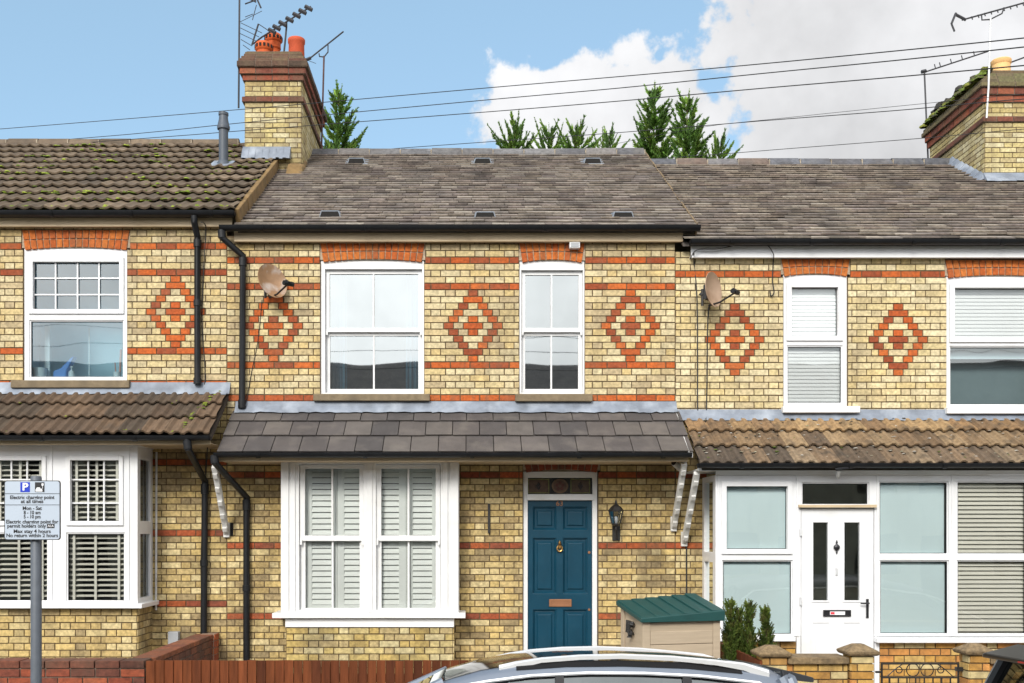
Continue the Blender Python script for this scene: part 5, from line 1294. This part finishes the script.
mb = MB(); mb.box(X(205), xw + .012, -.22, -.012, .3, zt, (.3, .2, .14)); bricks(mb, FRONT(-.22), X(205), xw + .012, .4, zt, .0775, zt - .039, pal=[(.26, .08, .03), (.21, .062, .028), (.30, .095, .035)], stretcher=True); bricks(mb, RIGHT(xw + .012), -.22, -.012, .4, zt, .0775, zt - .039, pal=ORED, stretcher=True)
mb.build('pier', M['brick_low'], t)
# fence
FB = [(.125, .035, .012), (.105, .03, .011), (.15, .043, .015), (.085, .025, .010), (.13, .038, .013)]
def board_fence(label, x0, x1, z0, z1):
    t = empty('board_fence', ((x0 + x1) / 2, YF, .12), label, 'fence')
    mb = MB(); x = x0
    while x < x1 - .03:
        b = min(x + .083, x1); c = pick(FB, .14); h = random.uniform(-.004, .003); d = random.uniform(0, .004)
        mb.hexa([(x, YF - .004 - d, z0), (b - .002, YF - .016 - d, z0), (b - .002, YF + .004 - d, z0), (x, YF + .01 - d, z0), (x, YF - .004 - d, z1 + h), (b - .002, YF - .016 - d, z1 + h), (b - .002, YF + .004 - d, z1 + h), (x, YF + .01 - d, z1 + h)], c); x = b
    mb.build('board_panel', M['fence'], t)
    mb = MB()
    for z in (z0 + .15, z1 - .2): mb.box(x0, x1, YF + .012, YF + .06, z, z + .075, (.14, .045, .02))
    mb.build('rail', M['fence'], t)
    for px in (x0 + .04, (x0 + x1) / 2, x1 - .04):
        mb = MB(); mb.box(px - .04, px + .04, YF + .061, YF + .14, .1, z1 - .03, (.13, .045, .02)); mb.build('post', M['fence'], t)
board_fence('reddish brown close-boarded fence in front of the middle house', xw1 + .01, X(517, YF), .14, zw + .005)
t = empty('board_fence', (X(745, -2), -1.8, .45), 'short brown fence running back beside the cypress shrubs', 'fence')
xs_ = 291 * (12 - 2.6) / F; zs_ = Z(661, YF)
mb = MB(); y = YF
while y < -.75:
    mb.box(xs_ - .012, xs_ + .012, y, y + .081, .4, zs_ + random.uniform(-.003, .003), pick(FB, .12)); y += .083
mb.build('board_panel', M['fence'], t)
mb = MB(); mb.box(xs_ - .05, xs_ - .013, YF, -.75, zs_ - .25, zs_ - .18, (.14, .045, .02)); mb.build('rail', M['fence'], t)
# front wall of the right house
def pier(t, px0, px1, pcap0, pcap1, pyt):
    x0, x1 = X(px0, YF), X(px1, YF); z1 = Z(pyt + 11, YF); w_ = x1 - x0
    mb = MB(); mb.box(x0 + .01, x1 - .01, YF + .01, YF + w_, .1, z1, MORT)
    for f, a, b in ((FRONT(YF + .008), x0, x1), (LEFT(x0 + .008), YF, YF + w_), (RIGHT(x1 - .008), YF, YF + w_)): bricks(mb, f, a, b, .12, z1, .0705, z1 - .035, pal=SIDE, stretcher=True)
    o = mb.build('pier', M['stock'], t)
    c0, c1 = X(pcap0, YF), X(pcap1, YF); cy = YF + w_ / 2; hw = (c1 - c0) / 2; cx_ = (c0 + c1) / 2; zt = Z(pyt, YF)
    m = MB(); za, zb = z1 + .002, z1 + .055
    m.hexa([(cx_ - hw + .02, cy - hw + .02, za), (cx_ + hw - .02, cy - hw + .02, za), (cx_ + hw - .02, cy + hw - .02, za), (cx_ - hw + .02, cy + hw - .02, za), (cx_ - hw, cy - hw, zb - .02), (cx_ + hw, cy - hw, zb - .02), (cx_ + hw, cy + hw, zb - .02), (cx_ - hw, cy + hw, zb - .02)])
    m.hexa([(cx_ - hw, cy - hw, zb - .0195), (cx_ + hw, cy - hw, zb - .0195), (cx_ + hw, cy + hw, zb - .0195), (cx_ - hw, cy + hw, zb - .0195), (cx_ - hw * .3, cy - hw * .3, zt), (cx_ + hw * .3, cy - hw * .3, zt), (cx_ + hw * .3, cy + hw * .3, zt), (cx_ - hw * .3, cy + hw * .3, zt)])
    m.build('cap', M['capstone'], o, bevel=.012)
def wall_run(t, px0, px1, pyt):
    x0, x1 = X(px0, YF), X(px1, YF); z1 = Z(pyt + 7, YF)
    mb = MB(); mb.box(x0, x1, YF + .06, YF + .25, .1, z1, MORT); bricks(mb, FRONT(YF + .058), x0, x1, .12, z1, .0705, z1 - .035, pal=SIDE, stretcher=True); o = mb.build('brickwork', M['stock'], t)
    m = MB(); m.box(x0 + .002, x1 - .002, YF + .0, YF + .31, z1 + .001, Z(pyt, YF)); m.build('coping', M['capstone'], o, bevel=.01)
t = empty('garden_wall', (X(810, YF), YF, .12), 'low stock brick wall with two stone-capped piers in front of the white door', 'garden wall')
pier(t, 763, 787, 757, 792, 646.5); wall_run(t, 788, 850, 657.5); pier(t, 851, 874, 845, 879.5, 645)
t = empty('garden_wall', (X(1000, YF), YF, .12), 'stock brick pier and wall at the far side of the iron gate', 'garden wall')
pier(t, 969, 990, 963, 995, 644.5); wall_run(t, 991, 1180, 657.5)
t = empty('iron_gate', (X(920, YF), YF + .1, .15), 'black wrought iron gate with circles between two brick piers', 'gate')
yg = YF + .12; gx0, gx1 = X(881, yg), X(959, yg); gz1 = Z(663, yg); gz2 = Z(677, yg)
mb = MB(); mb.ring(gx0, gx1, .2, gz1, .014, yg - .007, yg + .007); mb.box(gx0 + .014, gx1 - .014, yg - .006, yg + .006, gz2 - .012, gz2); mb.box(gx0 + .014, gx1 - .014, yg - .006, yg + .006, .34, .352); mb.build('gate_frame', M['iron'], t)
mb = MB(); n = 9
for i in range(1, n): mb.box(gx0 + (gx1 - gx0) * i / n - .005, gx0 + (gx1 - gx0) * i / n + .005, yg - .005, yg + .005, .352, gz2 - .012)
zc = (gz1 + gz2) / 2; gc = (gx0 + gx1) / 2; rr = (gz1 - gz2) / 2 - .006
for dx in (-.0, ): pass
def circ(cx, r, a0=0, a1=360, k=20, cz=None): mb.tube([(cx + r * math.cos(R(a0 + (a1 - a0) * i / k)), yg, (cz or zc) + r * math.sin(R(a0 + (a1 - a0) * i / k))) for i in range(k + 1)], .005, 5)
circ(gc - .065, rr, 0, 360); circ(gc + .065, rr, 0, 360)
circ(gc - .19, .028); circ(gc + .19, .028)
mb.tube([(gx0 + .05, yg, gz2), (gx0 + .12, yg, zc + .0), (gc - .16, yg, gz1 - .01)], .005, 5); mb.tube([(gx1 - .05, yg, gz2), (gx1 - .12, yg, zc), (gc + .16, yg, gz1 - .01)], .005, 5)
mb.build('scrollwork', M['iron'], t)
mb = MB(); mb.box(gx1 - .03, gx1 + .06, yg - .02, yg + .02, Z(671, yg), Z(667, yg)); mb.box(gx0 - .05, gx0 + .01, yg - .012, yg + .012, Z(673, yg), Z(671, yg)); mb.build('latch', M['iron'], t)
# storage box
t = empty('storage_box', (2.0, -1.8, .45), 'beige plastic garden store with dark green lid by the blue door', 'storage box')
A = Vector((1.63, -2.16, 0)); th = R(14); w_, d_ = .80, .56; ux = Vector((math.cos(th), math.sin(th), 0)); uy = Vector((-math.sin(th), math.cos(th), 0))
zf = 1.575; zbk = 1.69
def BX(a, b, z): q = A + ux * a + uy * b; return (q.x, q.y, z)
def bhex(mb, a0, a1, b0, b1, z00, z01, zf_, zb_, col=None, tw=0): mb.hexa([BX(a0, b0, z00), BX(a1, b0, z00), BX(a1, b1, z01), BX(a0, b1, z01), BX(a0, b0, zf_), BX(a1, b0, zf_ + tw), BX(a1, b1, zb_ + tw), BX(a0, b1, zb_)], col)
mb = MB(); bhex(mb, .015, w_ - .015, .012, d_, .45, .45, zf - .01, zbk, None, .05)
for a0, a1 in ((0, .075), (w_ - .075, w_)): bhex(mb, a0, a1, .0, .0115, .45, .45, zf, zf, None, .05)
zr = .47
while zr < zf - .1:
    bhex(mb, .078, w_ - .078, .0015, .0112, zr, zr, min(zr + .122, zf + .02), min(zr + .122, zf + .02)); zr += .128
bhex(mb, .0, .0148, .015, .1, .45, .45, zf, zf + .02); bhex(mb, .0, .0148, d_ - .09, d_ - .01, .45, .45, zbk - .03, zbk - .005)
mb.build('body', M['beige_plastic'], t, bevel=.004)
mb = MB(); bhex(mb, -.035, w_ + .03, -.04, d_ + .03, zf + .004, zbk + .012, zf + .045, zbk + .055, None, .06)
sl = (zbk - zf) / (d_ + .07)
for i in range(6):
    a = -.035 + (w_ + .065) * (i + .5) / 6; e = (w_ + .065) / 12 - .008
    mb.hexa([BX(a - e, -.03, zf + .046 + .06 * a / w_), BX(a + e, -.03, zf + .046 + .06 * a / w_), BX(a + e, d_ + .025, zbk + .056 + .06 * a / w_), BX(a - e, d_ + .025, zbk + .056 + .06 * a / w_), BX(a - e + .01, -.02, zf + .053 + .06 * a / w_), BX(a + e - .01, -.02, zf + .053 + .06 * a / w_), BX(a + e - .01, d_ + .01, zbk + .062 + .06 * a / w_), BX(a - e + .01, d_ + .01, zbk + .062 + .06 * a / w_)])
mb.build('lid', M['green_plastic'], t, bevel=.006)
mb = MB()
for i in range(9): c = BX(-.02, .27 + random.uniform(-.05, .05), zf - .07 + random.uniform(-.1, .05)); lump(mb, c, random.uniform(.018, .032), (.012, .012, .014), 1.2)
for i in range(4): mb.tube([BX(-.02, .26 + .03 * i, zf + .0), BX(-.03, .25 + .03 * i, zf - .12)], .006, 5, (.012, .012, .014))
mb.build('chain_and_lock', M['iron'], t)

# ------------------------------------------------------------------ parking sign
YS_ = -3.8
t = empty('parking_sign', (X(33, YS_), YS_, .12), 'grey post with white electric vehicle parking sign in front of left bay', 'road sign')
px_ = X(33, YS_)
mb = MB(); mb.lathe([(.042, .1), (.042, Z(477, YS_)), (.036, Z(475.8, YS_)), (.01, Z(475.4, YS_))], 18, px_, YS_ + .06); mb.build('post', M['galv'], t, smooth=True)
yp = YS_ - .004
sx0, sx1, sz0, sz1 = X(4.5, YS_), X(60.5, YS_), Z(540, YS_), Z(480.5, YS_)
def rrect(x0, x1, z0, z1, r, n=5):
    pts = []
    for cx_, cz_, a in ((x1 - r, z1 - r, 0), (x0 + r, z1 - r, 90), (x0 + r, z0 + r, 180), (x1 - r, z0 + r, 270)):
        pts += [(cx_ + r * math.cos(R(a + 90 * i / n)), cz_ + r * math.sin(R(a + 90 * i / n))) for i in range(n + 1)]
    return pts
mb = MB(); mb.prism_y(rrect(sx0, sx1, sz0, sz1, .022), yp, yp + .012); mb.build('sign_border', M['black'], t)
mb = MB(); mb.prism_y(rrect(sx0 + .006, sx1 - .006, sz0 + .006, sz1 - .006, .018), yp - .002, yp - .0005); mb.build('sign_plate', M['sign_face'], t)
def SX(u): return sx0 + (sx1 - sx0) * u
def SZ(v): return sz1 - (sz1 - sz0) * v
mb = MB(); yl = yp - .0035
for v in (.222, .41): mb.box(SX(.012), SX(.988), yl, yl + .001, SZ(v + .004), SZ(v - .004))
for s, v, mw in (('Electric charging point', .285, .79), ('at all times', .353, .40), ('Mon - Sat', .468, .34), ('8 - 10 am', .54, .30), ('5 - 10 pm', .61, .30), ('Electric charging point for', .695, .93), ('Max stay 4 hours', .855, .66), ('No return within 2 hours', .925, .92)):
    add_text(mb, s, .040, SX(.5), yl, SZ(v), 1.15, maxw=(sx1 - sx0) * mw)
add_text(mb, 'permit holders only', .040, SX(.40), yl, SZ(.765), 1.15, maxw=(sx1 - sx0) * .69)
mb.build('lettering', M['black'], t)
mb = MB(); mb.box(SX(.29), SX(.46), yl, yl + .001, SZ(.195), SZ(.03)); mb.build('parking_symbol', M['sign_blue'], t)
mb = MB(); add_text(mb, 'P', .08, SX(.377), yl - .0015, SZ(.112), 1.15, bold=.03); 
mb.build('parking_letter', M['white'], t)
mb = MB(); mb.box(SX(.55), SX(.72), yl, yl + .001, SZ(.195), SZ(.03)); mb.box(SX(.765), SX(.90), yl, yl + .001, SZ(.80), SZ(.73)); mb.build('black_symbol_field', M['black'], t)
mb = MB(); y2 = yl - .0015
cx_, cz_ = SX(.615), SZ(.16)
mb.prism_y([(cx_ - .023, cz_ - .012), (cx_ + .03, cz_ - .012), (cx_ + .03, cz_ + .003), (cx_ + .018, cz_ + .006), (cx_ + .010, cz_ + .02), (cx_ - .012, cz_ + .02), (cx_ - .02, cz_ + .006), (cx_ - .023, cz_ + .003)], y2, y2 + .001)
mb.box(SX(.67), SX(.705), y2, y2 + .001, SZ(.085), SZ(.05)); mb.tube([(SX(.687), y2, SZ(.085)), (SX(.69), y2, SZ(.13)), (SX(.66), y2, SZ(.15))], .0022, 5)
mb.build('charging_symbol', M['white'], t)
mb = MB(); add_text(mb, 'ALA', .026, SX(.832), y2, SZ(.765), 1.0, maxw=(sx1 - sx0) * .105, bold=0)
mb.build('permit_code', M['white'], t)

# ------------------------------------------------------------------ things on the inner sill of the left upper window
zi = Z(377.1); yi = .22
t_ = tag
def sill_thing(name, label, cat, prof, px, m, n=18):
    mb = MB(); mb.lathe([(r, zi + h) for r, h in prof], n, X(px, yi), yi); return tag(mb.build(name, M[m], smooth=True), label, cat)
sill_thing('plant_pot', 'round white pot at the left end of the left upper window sill', 'pot', [(.07, 0), (.085, .12), (.088, .135), (.075, .135)], 40, 'white_item')
mb = MB(); mb.prism_y([(X(54, yi), zi), (X(67, yi), zi), (X(68, yi), zi + .10), (X(76, yi), zi + .27), (X(73, yi), zi + .26), (X(62, yi), zi + .13), (X(55, yi), zi + .10)], yi - .05, yi + .05)
tag(mb.build('watering_can', M['blue_item'], bevel=.012), 'blue plastic can with long spout on the left upper window sill', 'watering can')
sill_thing('soap_bottle', 'clear white pump bottle beside the blue can on the window sill', 'bottle', [(.034, 0), (.034, .09), (.02, .105), (.009, .11), (.009, .14), (.022, .145), (.018, .16)], 71.5, 'white_item')
sill_thing('cup', 'small pale cup holding pink brushes at right of left upper window sill', 'cup', [(.036, 0), (.042, .09), (.036, .09)], 117, 'white_item')
mb = MB(); mb.bar((X(119, yi), yi + .03, zi + .05), (X(120.3, yi), yi + .03, zi + .36), .03, .02); mb.bar((X(116, yi), yi, zi + .05), (X(115, yi), yi, zi + .2), .012, .012)
tag(mb.build('brush', M['pink_item'], bevel=.004), 'pink handled brushes standing in the pale cup in left upper window', 'brush')

# ------------------------------------------------------------------ cars
def make_car(label, loc, rz, roll, paint, rails, glassroof, dims=1.0):
    t = empty('parked_car', loc, label, 'car', 'cars parked along the kerb', local=True); t.rotation_euler = (roll, 0, rz)
    def loft(mb, secs, close=True):
        n = len(secs[0]); o = len(mb.v)
        for s in secs: mb.v += s
        for i in range(len(secs) - 1):
            for k in range(n - 1): mb.f.append([o + i * n + k, o + i * n + k + 1, o + (i + 1) * n + k + 1, o + (i + 1) * n + k]); mb.c.append((1, 1, 1))
        if close:
            mb.f.append([o + k for k in range(n)]); mb.c.append((1, 1, 1)); mb.f.append([o + (len(secs) - 1) * n + k for k in range(n)][::-1]); mb.c.append((1, 1, 1))
    # lower body: x from -2.15 (front) to 2.2 (rear)
    st = [(-2.15, .62, .42, .70), (-2.08, .76, .30, .80), (-1.8, .86, .24, .90), (-1.3, .90, .22, .98), (-.95, .905, .22, 1.02), (0, .91, .22, 1.03), (1.0, .91, .22, 1.05), (1.8, .89, .24, 1.07), (2.1, .82, .28, 1.05), (2.2, .72, .36, .98)]
    secs = []
    for x, hw, zb, zt in st:
        half = [(hw * .86, zb), (hw * .97, zb + .12), (hw, zb + .35), (hw * .985, zt - .12), (hw * .95, zt - .02), (hw * .90, zt)]
        pts = [(x, y, z) for y, z in half] + [(x, 0, zt + .02)] + [(x, -y, z) for y, z in half[::-1]]
        secs.append(pts)
    mb = MB(); loft(mb, secs); mb.build('body', M[paint], t, smooth=True)
    zr = [(-.42, 1.425, .58), (-.15, 1.495, .615), (.1, 1.53, .635), (.45, 1.552, .65), (.85, 1.556, .655), (1.3, 1.542, .65), (1.7, 1.508, .63), (2.02, 1.46, .60)]
    # roof skin
    secs = []
    for x, z, hw in zr:
        h = [(hw + .03, z - .112), (hw, z - .068), (hw - .05, z - .034), (hw * .5, z - .008)]
        secs.append([(x, y, zz) for y, zz in h] + [(x, 0, z)] + [(x, -y, zz) for y, zz in h[::-1]])
    mb = MB(); loft(mb, secs, False)
    secs2 = [[(x, y * .97, z - .05) for x, y, z in s] for s in secs]; loft(mb, secs2, False); mb.build('roof', M[paint], t, smooth=True)
    if glassroof:
        mb = MB(); loft(mb, [[(x, y, z + .004) for x, y, z in s[2:7]] for s in secs[0:-1]], False); mb.build('roof_glass', M['car_roof_glass'], t, smooth=True)
        for q in (slice(1, 3), slice(6, 8)):  # black strips put in as the shade under each rail
            mb = MB(); loft(mb, [[(x, y, z + .005) for x, y, z in s[q]] for s in secs[2:-1]], False); mb.build('rail_shadow_strip', M['rail_shadow_strip'], t)
    # rear spoiler
    x, z, hw = zr[-1]; mb = MB()
    mb.hexa([(x - .03, -hw - .02, z - .05), (x - .03, hw + .02, z - .05), (x + .21, hw - .03, z - .075), (x + .21, -hw + .03, z - .075), (x - .03, -hw + .02, z + .012), (x - .03, hw - .02, z + .012), (x + .22, hw - .06, z - .045), (x + .22, -hw + .06, z - .045)])
    mb.build('spoiler', M['car_black' if paint == 'car_black' or True else paint], t, bevel=.012)
    mb = MB(); mb.box(x + .20, x + .222, -.10, .10, z - .066, z - .056); mb.build('brake_light', M['lamp_red'], t)
    mb = MB()
    for a, b in (((2.19, -.72, 1.03), (2.04, -.60, 1.41)), ((2.19, .72, 1.03), (2.04, .60, 1.41)), ((2.195, -.72, 1.02), (2.195, .72, 1.02)), ((2.045, -.6, 1.40), (2.045, .6, 1.40))): mb.tube([a, b], .045, 8)
    mb.build('hatch_frame', M[paint], t, smooth=True)
    # screens and side glass
    mb = MB(); b = .84; mb.add([(-1.22, -b * .86, 1.03), (-1.22, b * .86, 1.03), (-.42, .565, 1.42), (-.42, 0, 1.44), (-.42, -.565, 1.42)], [(0, 1, 2, 3, 4)]); mb.build('windscreen', M['car_glass'], t)
    mb = MB(); mb.add([(2.19, -.70, 1.04), (2.19, .70, 1.04), (2.04, .575, 1.40), (2.04, -.575, 1.40)], [(0, 1, 2, 3)]); mb.build('rear_window', M['car_glass'], t)
    for s in (1, -1):
        top = lambda x: (next(z1 + (z2 - z1) * (x - x1) / (x2 - x1) for (x1, z1, _), (x2, z2, _) in zip(zr, zr[1:]) if x1 <= x <= x2 + 1e-6) - .10)
        yb, ytp = .835, .672
        def gl(x0, x1, xt0, xt1):
            n = 6; o = len(mb.v)
            for i in range(n + 1):
                e = i / n; xb_, xt_ = x0 + (x1 - x0) * e, xt0 + (xt1 - xt0) * e; mb.v += [(xb_, s * yb, 1.04), (xt_, s * (ytp - .01), top(xt_) - .012)]
            for i in range(n): mb.f.append([o + 2 * i, o + 2 * i + 2, o + 2 * i + 3, o + 2 * i + 1]); mb.c.append((1, 1, 1))
        for a in ((-1.0, .37, -.22, .37), (.43, 1.30, .43, 1.26), (1.36, 2.0, 1.32, 1.86)):
            mb = MB(); gl(*a); mb.build('side_window', M['car_glass'], t)
        mb = MB()
        for xb_, xt_ in ((.40, .40), (1.33, 1.29)):
            mb = MB(); mb.hexa([(xb_ - .035, s * yb, 1.03), (xb_ + .035, s * yb, 1.03), (xb_ + .035, s * (yb + .012), 1.03), (xb_ - .035, s * (yb + .012), 1.03), (xt_ - .03, s * ytp, top(xt_) - .004), (xt_ + .03, s * ytp, top(xt_) - .004), (xt_ + .03, s * (ytp + .012), top(xt_) - .004), (xt_ - .03, s * (ytp + .012), top(xt_) - .004)])
            mb.build('door_pillar', M['black_plastic'], t)
        mb = MB(); mb.tube([(-1.22, s * .74, 1.02), (-.8, s * .67, 1.24), (-.42, s * .595, 1.39)], .032, 8); mb.build('pillar', M[paint], t, smooth=True); mb = MB(); mb.tube([(2.17, s * .72, 1.03), (2.06, s * .64, 1.25), (1.98, s * .60, 1.42)], .045, 8); mb.build('pillar', M[paint], t, smooth=True)
        mb = MB(); mb.tube([(-1.1, s * .842, 1.05), (-.72, s * .75, 1.25), (-.38, s * .69, 1.36), (-.1, s * (ytp + .004), top(-.1))] + [(x, s * (ytp + .008), top(x)) for x in (.2, .6, 1.0, 1.4, 1.8)] + [(1.95, s * .70, 1.30)], .011, 6); mb.build('window_trim', M['chrome'], t)
        if rails:
            mb = MB(); pts = [(-.02, 1.535), (.10, 1.568), (.28, 1.600), (.55, 1.618), (.85, 1.624), (1.2, 1.612), (1.5, 1.588), (1.72, 1.560), (1.90, 1.505)]; secs_ = []
            for i, (x, z) in enumerate(pts):
                e = min(1, min(i, len(pts) - 1 - i) / 2.0); z -= .072; h = .016 + .016 * (1 - e); yc_ = s * (.57 + .015 * e)
                secs_.append([(x, yc_ - .022, z - h), (x, yc_ - .024, z + h * .5), (x, yc_ - .012, z + h), (x, yc_ + .012, z + h), (x, yc_ + .024, z + h * .5), (x, yc_ + .022, z - h), (x, yc_ - .022, z - h)])
            loft(mb, secs_)
            for x0, x1, za, zb_ in ((-.02, .42, 1.50, 1.60), (1.55, 1.90, 1.50, 1.575)):
                if x0 < .5: poly = [(-.02, 1.40), (.34, 1.46), (.46, 1.515), (.28, 1.50), (.10, 1.46)]
                else: poly = [(1.90, 1.38), (1.62, 1.43), (1.52, 1.49), (1.72, 1.455)]
                mb.prism_y(poly, s * .57 - .02, s * .57 + .02)
            mb.build('roof_rail', M['chrome'], t, bevel=.006, smooth=True)
        mb = MB(); mb.hexa([(-.70, s * .88, 1.02), (-.58, s * .88, 1.02), (-.56, s * 1.06, 1.03), (-.66, s * 1.06, 1.03), (-.70, s * .88, 1.13), (-.58, s * .88, 1.15), (-.56, s * 1.06, 1.16), (-.66, s * 1.06, 1.14)]); mb.build('door_mirror', M[paint], t, bevel=.02)
        for xw_ in (-1.33, 1.37):
            mb = MB(); mb.tube([(xw_, s * .70, .33), (xw_, s * .905, .33)], .33, 28); wh = mb.build('wheel', M['rubber'], t, bevel=.02)
            mb = MB(); mb.tube([(xw_, s * .90, .33), (xw_, s * .915, .33)], .22, 24); mb.build('rim', M['chrome'], wh)
        mb = MB(); mb.hexa([(-2.12, s * .5, .68), (-2.0, s * .80, .68), (-1.9, s * .80, .70), (-2.05, s * .5, .70), (-2.10, s * .5, .80), (-1.95, s * .80, .82), (-1.85, s * .79, .84), (-2.0, s * .5, .82)]); mb.build('headlight', M['lamp_clear'], t, bevel=.01)
        mb = MB(); mb.hexa([(2.19, s * .5, .78), (2.12, s * .80, .78), (2.08, s * .80, .78), (2.1, s * .5, .78), (2.2, s * .5, .95), (2.11, s * .81, .98), (2.05, s * .81, .98), (2.1, s * .5, .95)]); mb.build('tail_light', M['lamp_red'], t, bevel=.01)
        mb = MB(); mb.hexa([(-.05, s * .2, .45), (.4, s * .2, .45), (.4, s * .68, .45), (-.05, s * .68, .45), (.1, s * .2, .60), (.35, s * .2, .60), (.35, s * .68, .60), (.1, s * .68, .60)]); mb.hexa([(.35, s * .22, .5), (.5, s * .22, .5), (.5, s * .66, .5), (.35, s * .66, .5), (.52, s * .24, 1.22), (.6, s * .24, 1.22), (.6, s * .64, 1.22), (.52, s * .64, 1.22)]); mb.build('seat', M['seat_cloth'], t, bevel=.03)
    return t
make_car('silver-grey estate car with bright roof rails parked in front of the middle house', (.20, -4.98, 0.07), 0, R(-4.0), 'car_silver', True, True).scale = (.88, 1, 1)
c2 = make_car('black car whose rear shows in front of the right house gate', (6.16, -5.25, .0), math.pi, R(2.0), 'car_black', False, False); c2.scale = (1.13, 1.1, 1.13)

# ------------------------------------------------------------------ houses across the street (seen in the window panes)
ho = empty('facing_terrace', (0, -22, .1), 'pale brick terrace with slate roof standing across the street behind the viewer', 'house')
mb = MB(); hs_ = []
for i in range(-5, 6):
    x = i * 4.4
    hs_ += [(x - 1.1, x + .3, 1.0, 2.4), (x + .9, x + 1.8, .2, 2.3), (x - 1.0, x + .2, 3.6, 5.0), (x + .9, x + 1.7, 3.6, 5.0)]
mb.panel(-25, 25, .0, 6.0, hs_, -22.0, -22.2, (.5, .44, .33)); mb.build('wall', M['brick'], ho)
mb = MB(); mb.panel(-25, 25, .0, 5.4, [], -22.5, -22.6, (.05, .05, .055)); mb.build('windows', M['opening_black'], ho)
mb = MB(); mb.prism_x([(-21.7, 6.0), (-25.4, 8.45), (-29, 6.0), (-29, 5.8), (-25.4, 8.25), (-21.7, 5.85)], -25, 25, (.12, .105, .10)); mb.build('roof', M['slate'], ho)
mb = MB()
for x in (-19, 15): mb.box(x, x + .9, -26, -25, 7.6, 9.3, (.3, .2, .12))
mb.build('chimney', M['brick'], ho)
for i, (z0, z1, y) in enumerate(((8.25, 7.45, -15.6), (7.75, 7.35, -16.2), (7.1, 6.75, -15.2))):
    cable([(-22 + 44 * k / 10, y, z0 + (z1 - z0) * k / 10 - .25 * (1 - ((k - 5) / 5) ** 2)) for k in range(11)], ('highest', 'middle', 'lowest')[i] + ' of three wires over the far side of the street, reflected in the sash panes', .007, 'overhead wire', 'wires over the far side of the street', 'overhead_wire', sub=False)
